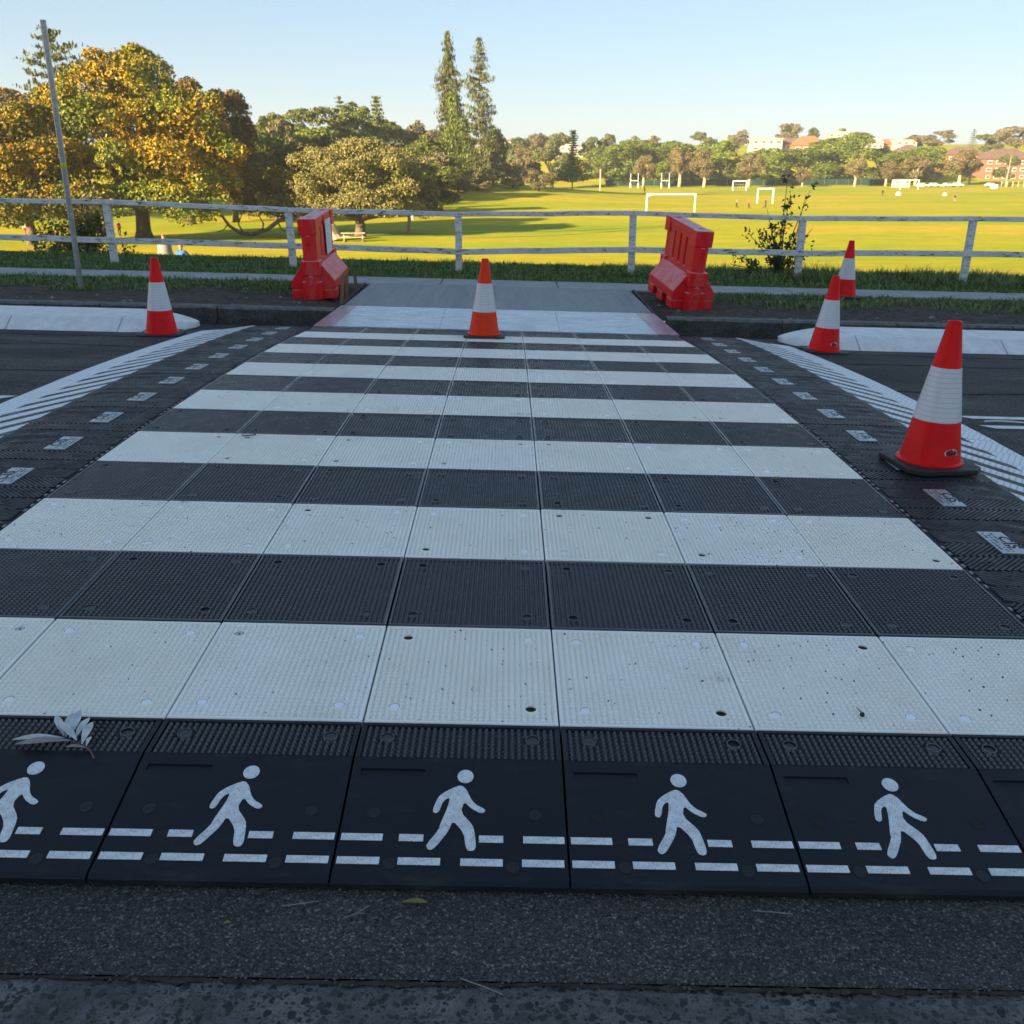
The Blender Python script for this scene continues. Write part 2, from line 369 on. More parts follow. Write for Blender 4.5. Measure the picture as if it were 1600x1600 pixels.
def smooth_by_angle(me, ang=40):
    me.polygons.foreach_set('use_smooth', [True]*len(me.polygons))
    bm = bmesh.new(); bm.from_mesh(me)
    for e in bm.edges:
        if len(e.link_faces) != 2 or e.calc_face_angle(0) > R(ang): e.smooth = False
    bm.to_mesh(me); bm.free(); return me
def triangulate(me):
    bm = bmesh.new(); bm.from_mesh(me); bmesh.ops.triangulate(bm, faces=[f for f in bm.faces if len(f.verts) > 4]); bm.to_mesh(me); bm.free(); return me
def copy_tree(root, loc, rz=0.0, scale=None, **tags):
    r = root.copy(); COL.objects.link(r); r.location = loc; r.rotation_euler = (0, 0, rz)
    if scale: r.scale = scale
    for k, v_ in tags.items(): r[k] = v_
    for ch in root.children:
        c = ch.copy(); COL.objects.link(c); c.parent = r
        for g in ch.children:
            e = g.copy(); COL.objects.link(e); e.parent = c
    return r
def strip(name, xs, ys, zf, m, kind='structure', parent=None):
    nx, ny = len(xs), len(ys)
    vs = [(x, y, zf(x, y)) for y in ys for x in xs]
    fs = [(j*nx+i, j*nx+i+1, (j+1)*nx+i+1, (j+1)*nx+i) for j in range(ny-1) for i in range(nx-1)]
    o = link(name, MB().add(vs, fs).mesh(name, m, True), parent)
    if kind and not parent: o['kind'] = kind
    return o
def fr(a, b, n): return [a+(b-a)*k/n for k in range(n+1)]

# ------------------------------------------------------------------ road, kerbs, verge, park
XS = fr(-40, -12, 8) + fr(-10, 10, 40) + fr(12, 40, 8)
ROAD_D = .07
def zr(x, y): return S(x, y) - ROAD_D
road = strip('road', XS, fr(-.70, 7.86, 48), zr, 'asphalt')
def zpave(x, y):
    z = S(x, -.7) - ROAD_D + max(0, (-.7-y))*.012
    return z+.002
pxs = fr(-40, -3.2, 8)+fr(-3, 3, 420)+fr(3.2, 40, 8); rp = random.Random(3)
pys = [-.699, -.708, -.714, -.722, -.734, -.75, -.78]+fr(-.85, -9, 20)
vs = []; wob = 0.0
edge = []
for x in pxs:
    wob = wob*.82+rp.gauss(0, .0022); edge.append(wob+.004*math.sin(x*5.3)+rp.gauss(0, .0008))
for k_, y in enumerate(pys):
    for e_, x in zip(edge, pxs):
        yy = y+(e_-.004 if 0 < k_ < 6 else 0)*(1 if k_ < 4 else .5)
        z = S(x, -.7)-ROAD_D+max(0, (-.7-y))*.012+(-.005 if k_ < 2 else -.003 if k_ == 2 else .002+rp.gauss(0, .0014) if k_ < 6 else .002)
        vs.append((x, yy, z))
nx_ = len(pxs)
po_ = link('pavement', MB().add(vs, [(b*nx_+a, (b+1)*nx_+a, (b+1)*nx_+a+1, b*nx_+a+1) for b in range(len(pys)-1) for a in range(nx_-1)]).mesh('pavement', 'exposed_aggregate', True)); po_['kind'] = 'structure'
jd = MB(); n = 240
for k in range(n):
    xa, xb = -1.6+3.5*k/n, -1.6+3.5*(k+1)/n
    w = lambda x: .0035+.003*math.sin(x*9.1)*math.sin(x*23.7+1)+.002*math.sin(x*61)+.002*math.sin(x*137)
    ya = lambda x: -.706+.002*math.sin(x*7.3)+.0015*math.sin(x*41)
    jd.quad((xa, ya(xa)-abs(w(xa))-.001, zpave(xa, -.70)-.0035), (xb, ya(xb)-abs(w(xb))-.001, zpave(xb, -.70)-.0035), (xb, ya(xb)+abs(w(xb))+.001, zpave(xb, -.70)-.0035), (xa, ya(xa)+abs(w(xa))+.001, zpave(xa, -.70)-.0035))
jo = link('joint_dirt', jd.mesh('joint_dirt', 'joint_soil')); jo['kind'] = 'structure'
gut = MB()
for k in range(300):                                     # grit line in the joint between the asphalt and the pavement
    x = random.uniform(-1.3, 1.5); y = -.705+random.gauss(0, .012)
    r_ = random.uniform(.0015, .005); z = zr(x, y)+r_*.4
    gut.add([(x+r_, y, z), (x-r_*.6, y+r_*.8, z), (x-r_*.6, y-r_*.8, z), (x, y, z+r_)], [(0, 1, 3), (1, 2, 3), (2, 0, 3)])
for k in range(520):
    x = random.uniform(-1.4, 1.7); y = random.uniform(-.98, -.5); r_ = random.uniform(.0012, .0042); z = (zr(x, y) if y > -.7 else zpave(x, y))+r_*.3
    a = random.random()*6.28; p = [(x+r_*math.cos(a+q)*random.uniform(.6, 1.4), y+r_*math.sin(a+q)*random.uniform(.6, 1.4), z) for q in (0, 2.1, 4.2)]
    gut.add(p+[(x, y, z+r_*.9)], [(0, 1, 3), (1, 2, 3), (2, 0, 3)])
tag(link('grit', gut.mesh('grit', 'stone_chip')), kind='stuff')

def line_mark(x0, x1, yc, w, taper):
    n = 14; vs = []
    for k in range(n+1):
        for sgn in (-1, 1):
            x = x0+(x1-x0)*k/n
            if k == 0: x += taper*(sgn < 0)
            vs.append((x, yc+sgn*w/2, zr(x, yc+sgn*w/2)+.004))
    fs = [(2*k, 2*k+2, 2*k+3, 2*k+1) if x1 > x0 else (2*k, 2*k+1, 2*k+3, 2*k+2) for k in range(n)]
    o = link('centre_line', MB().add(vs, fs).mesh('centre_line', 'road_paint'), road); return o
line_mark(2.90, 36, 3.545, .075, .08); line_mark(2.93, 36, 3.30, .075, .07)
line_mark(-2.86, -36, 3.45, .085, -.06); line_mark(-2.87, -36, 3.25, .085, -.06)
sq = MB(); pts = [(3.02, 3.44), (3.10, 3.46), (3.2, 3.45), (3.30, 3.42), (3.37, 3.41), (3.41, 3.43), (3.40, 3.47), (3.33, 3.475), (3.36, 3.45)]
sq.tube([(x, y, zr(x, y)+.004) for x, y in pts], .006, 5); link('paint_squiggle', sq.mesh('paint_squiggle', 'road_paint'), road)

# far kerb: rough dark stone face with a paler top, cut away where the new concrete comes through
kerb = thing('kerb', None, None); kerb['kind'] = 'structure'
def kerb_run(x0, x1, first):
    xs = fr(x0, x1, max(4, int(abs(x1-x0)/1.2)))
    for a, b in zip(xs[:-1], xs[1:]):
        mb = MB(); g = .004
        def W(x, y, z): return (x, y, V(x, 7.95)+z)
        n = 10; xx = fr(a+g, b-g, n); ring = []
        for x in xx:
            j = lambda s_: random.uniform(-s_, s_)
            ring.append([(x, 7.83+j(.008), V(x, 7.95)-.30), (x, 7.845+j(.012), V(x, 7.95)-.11+j(.012)), (x, 7.862+j(.008), V(x, 7.95)-.022+j(.006)), (x, 7.885+j(.004), V(x, 7.95)+j(.003)), (x, 8.01, V(x, 7.95)+j(.003)), (x, 8.012, V(x, 7.95)-.30)])
        vs = [p for r_ in ring for p in r_]
        for k in range(n):
            for q in range(5):
                mb.add([vs[k*6+q], vs[(k+1)*6+q], vs[(k+1)*6+q+1], vs[k*6+q+1]], [(0, 1, 2, 3)], 0 if q < 2 else 1)
        for e, rv in ((0, False), (n, True)): mb.add(ring[e][::-1] if rv else ring[e], [tuple(range(6))], 0)
        link('kerbstone', mb.mesh('kerbstone', ['kerb_stone_aggregate', 'kerb_top_concrete']), kerb)
kerb_run(-40, -1.72, True); kerb_run(1.80, 40, False)

strip('verge', XS, [8.0, 8.3, 8.7, 9.1, 9.5, 9.9, 10.3, 10.7, 11.1, 11.5, 11.9, 12.3], lambda x, y: V(x, y)-.012-(.10 if (-1.72 < x < 1.72 and y < 9.9) else 0), 'verge_soil')
strip('turf_bed', XS, [10.52, 10.9, 11.3, 11.7, 12.1, 12.5], lambda x, y: V(x, min(y, 12.3))-.002, 'turf_base')
fp = thing('footpath', None, None); fp['kind'] = 'structure'
for k in range(-22, 23):
    x0, x1 = k*1.5-.75+.006, (k+1)*1.5-.75-.006
    mb = MB(); mb.box(x0, x1, 9.88, 10.52, -.1, .004, fn=lambda x, y, z: (x, y, V(x, y)+z)); bevel(link('slab', mb.mesh('slab', 'footpath_concrete'), fp), .006, 1)

# the park: one sheet to the horizon
xs = sorted(set([round(v, 2) for v in list(np.linspace(-900, -130, 10))+list(np.linspace(-120, 200, 81))+list(np.linspace(220, 900, 9))]))
ys = [12.28, 12.6, 13, 14, 16, 20, 25, 30, 36, 43, 50, 60, 70, 80, 90] + list(np.linspace(100, 540, 67)) + [560, 600, 650, 720, 800, 900, 1100, 1300]
lawn = strip('lawn', xs, ys, lambda x, y: float(H(x, y)) + (0 if y < 20 else .05*math.sin(x*.31)*math.sin(y*.23)), 'lawn_turf')

# ------------------------------------------------------------------ raised crossing
cross = thing('raised_crossing', 'raised pedestrian crossing of black and white rubber tiles laid across the road', 'crossing')
BOLT = [(-.178, -.178), (.178, -.178), (-.178, .178), (.178, .178)]
def studs(mb, x0, x1, y0, y1, nx, ny, holes, zf=-.0066, zt=.0012, top=.14, base=.44, mi=0):
    """rows of small sharp pyramids with a thin flat groove between them"""
    px, py = (x1-x0)/nx, (y1-y0)/ny
    for j in range(ny):
        for i in range(nx):
            cx, cy = x0+(i+.5)*px, y0+(j+.5)*py
            if any((cx-hx)**2+(cy-hy)**2 < .0225**2 for hx, hy in holes): continue
            a, b, c, e = px*base, py*base, px*top, py*top
            mb.add([(cx-a, cy-b, zf), (cx+a, cy-b, zf), (cx+a, cy+b, zf), (cx-a, cy+b, zf), (cx-c, cy-e, zt), (cx+c, cy-e, zt), (cx+c, cy+e, zt), (cx-c, cy+e, zt)],
                   [(0, 1, 5, 4), (1, 2, 6, 5), (2, 3, 7, 6), (3, 0, 4, 7), (4, 5, 6, 7)], mi)
def rim(mb, hx, y0, y1, depth, rimw=.009, zf=-.0066):
    def loop(i, z): return [(-hx+i, y0+i, z), (hx-i, y0+i, z), (hx-i, y1-i, z), (-hx+i, y1-i, z)]
    L = [loop(0, depth), loop(0, -.003), loop(.003, 0), loop(rimw, 0), loop(rimw+.003, zf)]
    for a, b in zip(L[:-1], L[1:]):
        for k in range(4): mb.quad(a[k], a[(k+1) % 4], b[(k+1) % 4], b[k])
    mb.quad(*L[-1])
def ring(mb, c, r0, r1, z, zin, n=18):
    vs = []
    for r_, zz in ((r1+.004, -.0066), (r1, z), (r0, z), (r0, zin)):
        vs += [(c[0]+r_*math.cos(2*math.pi*k/n), c[1]+r_*math.sin(2*math.pi*k/n), zz) for k in range(n)]
    mb.add(vs, [(i*n+k, i*n+(k+1) % n, (i+1)*n+(k+1) % n, (i+1)*n+k) for i in range(3) for k in range(n)])
def tile_mesh(name, m, dep=.5):
    mb = MB(); hx = .2475; rim(mb, hx, -dep/2+.0025, dep/2-.0025, -.055)
    holes = [(x, y*dep/.5) for x, y in BOLT]
    ny = int(round((dep-.03)/.0163)); studs(mb, -hx+.013, hx-.013, -dep/2+.0155, dep/2-.0155, 29, ny, holes)
    for h in holes: ring(mb, h, .0147, .0175, .0006, -.0064)
    return mb.mesh(name, m)
white_me = tile_mesh('white_tile', 'white_rubber'); black_me = tile_mesh('black_tile', 'black_rubber')
def disc(name, m, z, r_=.0133, n=16, dot=False):
    mb = MB(); mb.lathe([(.0149, z-.0012), (r_, z-.0012)], n, 1, capb=False, capt=False); mb.lathe([(r_, -.0070), (r_, z-.0006), (r_-.0012, z)], n, 0)
    if dot: mb.lathe([(.004, z), (.004, z+.0004)], 8, 1, capb=False)
    return mb.mesh(name, [m, 'dark_hole'])
def socket(name, z):                                    # an empty bolt hole: dark well with a bolt head low inside
    mb = MB(); mb.lathe([(.0142, -.004), (.0135, z)], 16, 0, capb=False, capt=False)
    mb.lathe([(.0138, z-.001), (.0138, z)], 16, 0, capb=False); mb.lathe([(.006, z), (.0055, z+.004)], 6, 1, capb=False)
    me = mb.mesh(name, ['dark_hole', 'steel_cap']); return me
cap_w = [disc('bolt_cap', 'white_cap', .0008), disc('bolt_cap', 'white_cap', -.0025), disc('bolt_cap', 'white_cap', -.0008), disc('bolt_cap', 'steel_cap', -.001, dot=True)]
cap_b = [disc('bolt_cap', 'black_cap', -.001), disc('bolt_cap', 'black_cap', -.003), disc('bolt_cap', 'black_cap', .0005)]
cap_o = disc('bolt_cap', 'dark_hole', -.0040, .0143)
def frame(x, y0, y1, h0=0, h1=0):
    ym = (y0+y1)/2; a = Vector((0, y1-y0, S(x, y1)-S(x, y0)+h1-h0)).normalized()
    ex = Vector((1, 0, (S(x+.25, ym)-S(x-.25, ym))/.5)).normalized(); ez = ex.cross(a).normalized(); ey = ez.cross(ex)
    m = Matrix((ex, ey, ez)).transposed().to_4x4(); m.translation = (x, ym, (S(x, y0)+S(x, y1)+h0+h1)/2); return m
for r_ in range(14):
    for c in range(7):
        x = (c-3)*.5; m = frame(x, r_*.5, r_*.5+.5); wht = r_ % 2 == 0
        jit = Matrix.Translation((random.uniform(-.0008, .0008), random.uniform(-.0008, .0008), random.uniform(-.0012, .0012))) @ Matrix.Rotation(random.uniform(-.0018, .0018), 4, 'Z')
        t = link('white_tile' if wht else 'black_tile', white_me if wht else black_me, cross, m @ jit)
        for bx, by in BOLT:
            u = random.random()
            me = (cap_w[0] if u < .5 else cap_w[1] if u < .66 else cap_w[2] if u < .80 else cap_w[3] if u < .84 else cap_o) if wht else (random.choice(cap_b) if u < .72 else cap_o)
            link('bolt_cap', me, t, Matrix.Translation((bx, by, 0)))
# ramp tiles with the walking figure, y from 0 down to -.49 (local origin on the joint with the first white row)
DROP = .058
def rh(y): return -DROP*min(max((-.14-y)/.35, 0), 1)
def ramp_mesh():
    mb = MB(); hx = .2475
    holes = [(-.18, -.062), (.18, -.062)]
    # flat studded strip
    zf = -.0066
    def q(x0, x1, y0, y1, z0, z1=None): z1 = z0 if z1 is None else z1; mb.quad((x0, y0, z0), (x1, y0, z0), (x1, y1, z1), (x0, y1, z1))
    q(-hx, hx, -.012, -.0025, 0); q(-hx, hx, -.0145, -.012, zf, 0)
    q(-hx, -hx+.012, -.143, -.0145, 0); q(hx-.012, hx, -.143, -.0145, 0)
    q(-hx+.012, hx-.012, -.143, -.0145, zf)
    for sx in (-1, 1):
        a, b = sx*(hx-.012), sx*(hx-.012)
        mb.quad((a, -.143, zf), (a, -.0145, zf), (a, -.0145, 0), (a, -.143, 0))
    n0 = len(mb.f); studs(mb, -hx+.013, hx-.013, -.1425, -.0155, 29, 8, holes)
    for h in holes: ring(mb, h, .0147, .0178, .0010, -.0064)
    mb.m[n0:] = [1]*(len(mb.f)-n0)
    # smooth slope with a moulded recess
    xs_ = [-hx, -.227, -.076, hx]; ys_ = [-.145, -.178, -.198, -.478, -.488]
    mb.quad((-hx, -.145, rh(-.145)), (hx, -.145, rh(-.145)), (hx, -.143, 0), (-hx, -.143, 0))
    for j in range(4):
        for i in range(3):
            y1, y0 = ys_[j], ys_[j+1]; x0, x1 = xs_[i], xs_[i+1]; dz = .0
            e = lambda y: rh(y) - (.0045 if y < -.485 else 0)
            if (i, j) == (1, 1):
                dz = -.0035
                P = [(x0, y0), (x1, y0), (x1, y1), (x0, y1)]
                for k in range(4):
                    a, b = P[k], P[(k+1) % 4]; mb.quad((*a, e(a[1])+dz), (*a, e(a[1])), (*b, e(b[1])), (*b, e(b[1])+dz))
            mb.quad((x0, y0, e(y0)+dz), (x1, y0, e(y0)+dz), (x1, y1, e(y1)+dz), (x0, y1, e(y1)+dz))
    z1 = rh(-.488)-.0045
    mb.quad((-hx, -.490, -.072), (hx, -.490, -.072), (hx, -.488, z1), (-hx, -.488, z1))
    for sx in (-hx, hx):
        prof = [(-.0025, 0), (-.143, 0), (-.478, rh(-.478)), (-.488, z1), (-.49, -.072), (-.0025, -.072)]
        mb.add([(sx, y, z) for y, z in prof], [tuple(range(6)) if sx > 0 else tuple(range(5, -1, -1))])
    mb.quad((-hx, -.0025, 0), (hx, -.0025, 0), (hx, -.0025, -.072), (-hx, -.0025, -.072))
    return triangulate(mb.mesh('pedestrian_tile', ['ramp_rubber', 'black_rubber']))
ramp_me = ramp_mesh()
MAN = [(0.002, -0.228), (0.014, -0.227), (0.026, -0.242), (0.033, -0.262), (0.045, -0.28), (0.068, -0.294), (0.0675, -0.3005), (0.059, -0.305), (0.037, -0.292), (0.02, -0.272), (0.013, -0.303), (0.041, -0.337), (0.046, -0.356), (0.051, -0.393), (0.047, -0.404), (0.039, -0.4055), (0.032, -0.403), (0.028, -0.393), (0.023, -0.359), (-0.003, -0.325), (-0.011, -0.355), (-0.037, -0.398), (-0.047, -0.405), (-0.054, -0.402), (-0.057, -0.392), (-0.032, -0.351), (-0.031, -0.34), (-0.016, -0.287), (-0.013, -0.26), (-0.028, -0.271), (-0.035, -0.302), (-0.043, -0.307), (-0.049, -0.303), (-0.049, -0.293), (-0.04, -0.261), (-0.026, -0.246)]
def chaikin(p):
    o = []
    for k in range(len(p)):
        a, b = p[k], p[(k+1) % len(p)]; o += [(a[0]*.78+b[0]*.22, a[1]*.78+b[1]*.22), (a[0]*.22+b[0]*.78, a[1]*.22+b[1]*.78)]
    return o
on = lambda x, y, z: (x, y, rh(y)+z)
mb = MB(); mb.prism(chaikin(MAN)[::-1], -.001, .0012, fn=on)
mb.prism([(.0195+.0188*math.cos(k*.2618), -.1985+.0198*math.sin(k*.2618)) for k in range(24)], -.001, .0012, fn=on)
man_me = triangulate(mb.mesh('walking_figure', 'marking_white'))
def dash_me(w): return MB().prism([(-w, -.009), (w, -.009), (w, .009), (-w, .009)], 0, .0022).mesh('dash', 'marking_white')
dl, ds = dash_me(.045), dash_me(.0265)
def plug(m, z):
    mb = MB(); mb.lathe([(.0178, .0002), (.0172, .0010), (.0160, .0010), (.0154, .0004)], 20, 2, capb=False, capt=False)
    mb.lathe([(.0155, .0005), (.0142, .0005)], 20, 1, capb=False, capt=False); mb.lathe([(.0143, .0005), (.0143, z), (.0132, z+.0004)], 20, 0, capb=False)
    return mb.mesh('bolt_plug', [m, 'dark_hole', 'ramp_rubber'])
plug_me = plug('plug_rubber', .0010); plug2 = plug('dark_hole', .0006)
slope_rot = Matrix.Rotation(math.atan2(DROP, .35), 4, 'X')
for c in range(7):
    x = (c-3)*.5
    m = frame(x, -.0001, .4999); m.translation = (x, 0, S(x, 0))
    gx = Matrix.Rotation(math.atan2(S(x+.25, 0)-S(x-.25, 0), -.5), 4, 'Y')
    ex = Vector((1, 0, -.02955)).normalized(); sl_ = (S(x, 0)-S(x, -.5))/.5*.5
    ey = Vector((0, 1, sl_)).normalized(); ez = ex.cross(ey).normalized(); ey = ez.cross(ex)
    m = Matrix((ex, ey, ez)).transposed().to_4x4(); m.translation = (x, random.uniform(-.001, .0005), S(x, 0))
    t = link('pedestrian_tile', ramp_me, cross, m)
    link('walking_figure', man_me, t)
    for dx, me in ((-.198, dl), (-.091, ds), (.083, ds), (.198, dl)): link('dash', me, t, Matrix.Translation((dx, -.374, rh(-.374)-.001)) @ slope_rot)
    for dx in (-.198, -.069, .064, .195): link('dash', dl, t, Matrix.Translation((dx, -.434, rh(-.434)-.001)) @ slope_rot)
    for bx, by in ((-.18, -.062), (.18, -.062)): link('bolt_cap', random.choice(cap_b+[cap_o]), t, Matrix.Translation((bx, by, 0)))
    for bx, by in ((-.18, -.309), (.18, -.307), (-.131, -.441), (.13, -.445)):
        link('bolt_plug', plug2 if random.random() < .2 else plug_me, t, Matrix.Translation((bx, by, rh(by)-.0004)) @ slope_rot)
# side strips: ridged black mats that fall to the road under white zebra tape
def sh(x): return 0 if x < .52 else -.058*min((x-.52)/.555, 1)
def side_mesh(sg):
    mb = MB()
    xs_ = [.0, .03, .52, .604, .612, 1.075, 1.085]; e = lambda x: sh(x)-(0.004 if x < .02 else 0)-(.004 if x > 1.08 else 0)-(.003 if x < .61 else .0012)
    def q(*p): mb.add([(sg*a, b, c) for a, b, c in p], [(0, 1, 2, 3) if sg > 0 else (3, 2, 1, 0)])
    for a, b in zip(xs_[:-1], xs_[1:]): q((a, .002, e(a)), (b, .002, e(b)), (b, .498, e(b)), (a, .498, e(a)))
    q((1.085, .002, e(1.085)), (1.09, .002, -.075), (1.09, .498, -.075), (1.085, .498, e(1.085)))
    for y in (.002, .498):
        P = [(sg*a, y, e(a)) for a in xs_]+[(sg*1.09, y, -.075), (0, y, -.075)]
        mb.add(P, [tuple(range(9)) if (sg > 0) == (y > .1) else tuple(range(8, -1, -1))])
    bh, pitch, hw = .119, .0205, .0062
    for j in range(4):
        y0, y1 = .004+j*.1235, .004+j*.1235+bh; lean = 1 if j < 2 else -1
        if lean < 0: run = .27
        else: run = .13
        x = -run
        while x < .66:
            pa, pb = (x, x+run) if lean > 0 else (x+run, x)       # x at y0, x at y1
            t0, t1 = 0.0, 1.0; dx = pb-pa
            for lo, hi in ((.022, .60),):
                ta, tb = (lo-pa)/dx, (hi-pa)/dx
                t0, t1 = max(t0, min(ta, tb)), min(t1, max(ta, tb))
            if t1-t0 > .12:
                A = (pa+dx*t0, y0+(y1-y0)*t0); B = (pa+dx*t1, y0+(y1-y0)*t1)
                for hole in HOLES_S:
                    pass
                ln = math.hypot(B[0]-A[0], B[1]-A[1]); nx, ny = -(B[1]-A[1])/ln, (B[0]-A[0])/ln
                o = []
                for (w_, z) in ((hw*1.25, -.003), (hw*.8, .0022)):
                    for (px_, py_) in (A, B):
                        for s_ in (-1, 1): o.append((sg*(px_+nx*w_*s_), py_+ny*w_*s_, sh(px_)+z))
                fs = [(4, 6, 7, 5), (0, 2, 6, 4), (3, 1, 5, 7), (0, 4, 5, 1), (2, 3, 7, 6)]
                mb.add(o, fs if sg < 0 else [f[::-1] for f in fs])
            x += pitch/ (.119/math.hypot(.119, run)) * .78
    # pale nibs of the interlocking edge
    for k in range(9):
        y = .03+k*.055
        if k in (4, 5): continue
        mb.box(min(sg*.006, sg*.016), max(sg*.006, sg*.016), y, y+.022, -.004, .0015, 1)
    return mb.mesh('side_mat', ['side_rubber', 'nib_grey'])
HOLES_S = []
def label_me(sg):
    mb = MB(); mb.box(-.049, .049, -.105, .105, 0, .0045)
    for k in range(3):                                   # small print, too worn to read: rows of tiny strokes
        for q_ in range(11):
            if (k*5+q_*3) % 7 == 0: continue
            x = -.040+k*.017; y = -.088+q_*.0165
            mb.box(x, x+.009, y, y+random.uniform(.004, .012), .0045, .0049, 1)
    me = mb.mesh('label_plate', ['label_grey', 'print_dark'])
    cu = bpy.data.curves.new('txt', 'FONT'); cu.body = 'CIS'; cu.size = .062; cu.align_x = 'CENTER'; cu.align_y = 'CENTER'; cu.extrude = .0003; cu.offset = .0012; cu.resolution_u = 3
    to = bpy.data.objects.new('txt', cu); COL.objects.link(to); dg = bpy.context.evaluated_depsgraph_get()
    tm = bpy.data.meshes.new_from_object(to.evaluated_get(dg)); bpy.data.objects.remove(to)
    bm = bmesh.new(); bm.from_mesh(me); b2 = bmesh.new(); b2.from_mesh(tm)
    bmesh.ops.transform(b2, matrix=Matrix.Translation((.024, 0, .0049)) @ Matrix.Rotation(-math.pi/2, 4, 'Z') @ Matrix.Scale(1.35, 4, (1, 0, 0)), verts=b2.verts)
    for f in b2.faces: f.material_index = 1
    b2.to_mesh(tm); bm.from_mesh(tm)
    for f in bm.faces[-len(tm.polygons):] if hasattr(bm.faces, '__getitem__') and not bm.faces.ensure_lookup_table() else []: f.material_index = 1
    bm.to_mesh(me); bm.free(); b2.free(); return me
def zebra_me(sg, k):
    # one half unit: the outer band and one slanting bar reaching inward
    y0 = .25*k; P = [(.62, y0+.195), (.62, y0+.05), (.85, y0-.17), (.85, y0-.25+.0), (1.082, y0-.25), (1.082, y0), (.85, y0), (.85, y0-.055)]
    P = [(.62, .158), (.62, .022), (.90, -.320), (1.083, -.320), (1.083, -.0715), (.90, -.0715), (.90, -.186)]
    # densify so that the tape follows the slope
    def fn(x, y, z): return (sg*x, y, sh(x)+z)
    mb = MB(); mb.prism(P[::-1] if sg > 0 else P, -.0025, .0006, fn=fn); me = triangulate(mb.mesh('zebra_bar', 'zebra_tape'))
    bm = bmesh.new(); bm.from_mesh(me); bmesh.ops.recalc_face_normals(bm, faces=bm.faces); bm.to_mesh(me); bm.free(); return me
hole_me = MB().lathe([(.019, -.002), (.019, .0035), (.015, .0035), (.0145, -.0005)], 16, 0, capb=False, capt=True).mesh('bolt_recess', ['side_rubber'])
for sg in (-1, 1):
    sm, lm, zm = side_mesh(sg), label_me(sg), zebra_me(sg, 0)
    for r_ in range(0, 14):
        x = sg*1.7525; m = frame(x, r_*.5, r_*.5+.5)
        m = m @ Matrix.Translation((0, -.25, -.004+random.uniform(-.001, .001)))
        t = link('side_mat', sm, cross, m)
        lp = Matrix.Translation((sg*.258, .255, .0018))
        if sg < 0: lp = lp @ Matrix.Rotation(math.pi, 4, 'Z')
        link('label_plate', lm, t, lp)
        for k in (0, 1): link('zebra_bar', zm, t, Matrix.Translation((0, .24+.25*k, .0006)))
        for bx, by in ((.115, .06), (.125, .44)): link('bolt_recess', hole_me, t, Matrix.Translation((sg*bx, by, 0)))

# threshold plate from the mats up to the kerb, and the new concrete ramp behind it
plate = thing('threshold_plate', 'shiny pale metal plate bridging from the last black tiles up to the new concrete', 'plate')
def zpl(x, y):
    a, b = S(x, 7.03)+.008, V(x, 8.1)+.010; t = min(max((y-7.03)/1.06, 0), 1); return a+(b-a)*t
def wedge(t): return 1-.07*t
for a, b, mt in ((-1.78, -1.60, 'plate_red_reflection'), (-1.597, -.56, 'plate_metal'), (-.557, .62, 'plate_metal'), (.623, 1.58, 'plate_metal'), (1.583, 1.79, 'plate_red_reflection')):
    mb = MB(); n = 6
    vs = []
    for k in range(n+1):
        y = 7.035+1.05*k/n; t = k/n
        for x in (a, b):
            xx = x*(1-.055*t) if abs(x) > 1.5 else x
            vs += [(xx, y, zpl(xx, y)), (xx, y, zpl(xx, y)-.012)]
    for k in range(n):
        o = k*4; mb.add([vs[o+i] for i in range(8)], [(0, 2, 6, 4), (1, 5, 7, 3), (0, 4, 5, 1), (2, 3, 7, 6)])
    mb.add(vs[:4], [(0, 1, 3, 2)]); mb.add(vs[-4:], [(0, 2, 3, 1)])
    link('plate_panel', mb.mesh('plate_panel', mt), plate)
kr = MB(); kr.prism([(-1.655, 8.09), (1.675, 8.09), (1.635, 9.872), (-1.60, 9.872)], -.12, .012, fn=lambda x, y, z: (x, y, V(x, y)+z))
krs = link('kerb_ramp', kr.mesh('kerb_ramp', 'new_concrete')); krs['kind'] = 'structure'
for x0, x1 in ((-1.70, -1.64), (1.68, 1.72)):
    fb = MB(); fb.box(x0, x0+.028, 8.1, 9.86, -.1, .016, fn=lambda x, y, z: (x, y, V(x, y)+z)); link('formwork_board', fb.mesh('formwork_board', 'formwork_board'), krs)

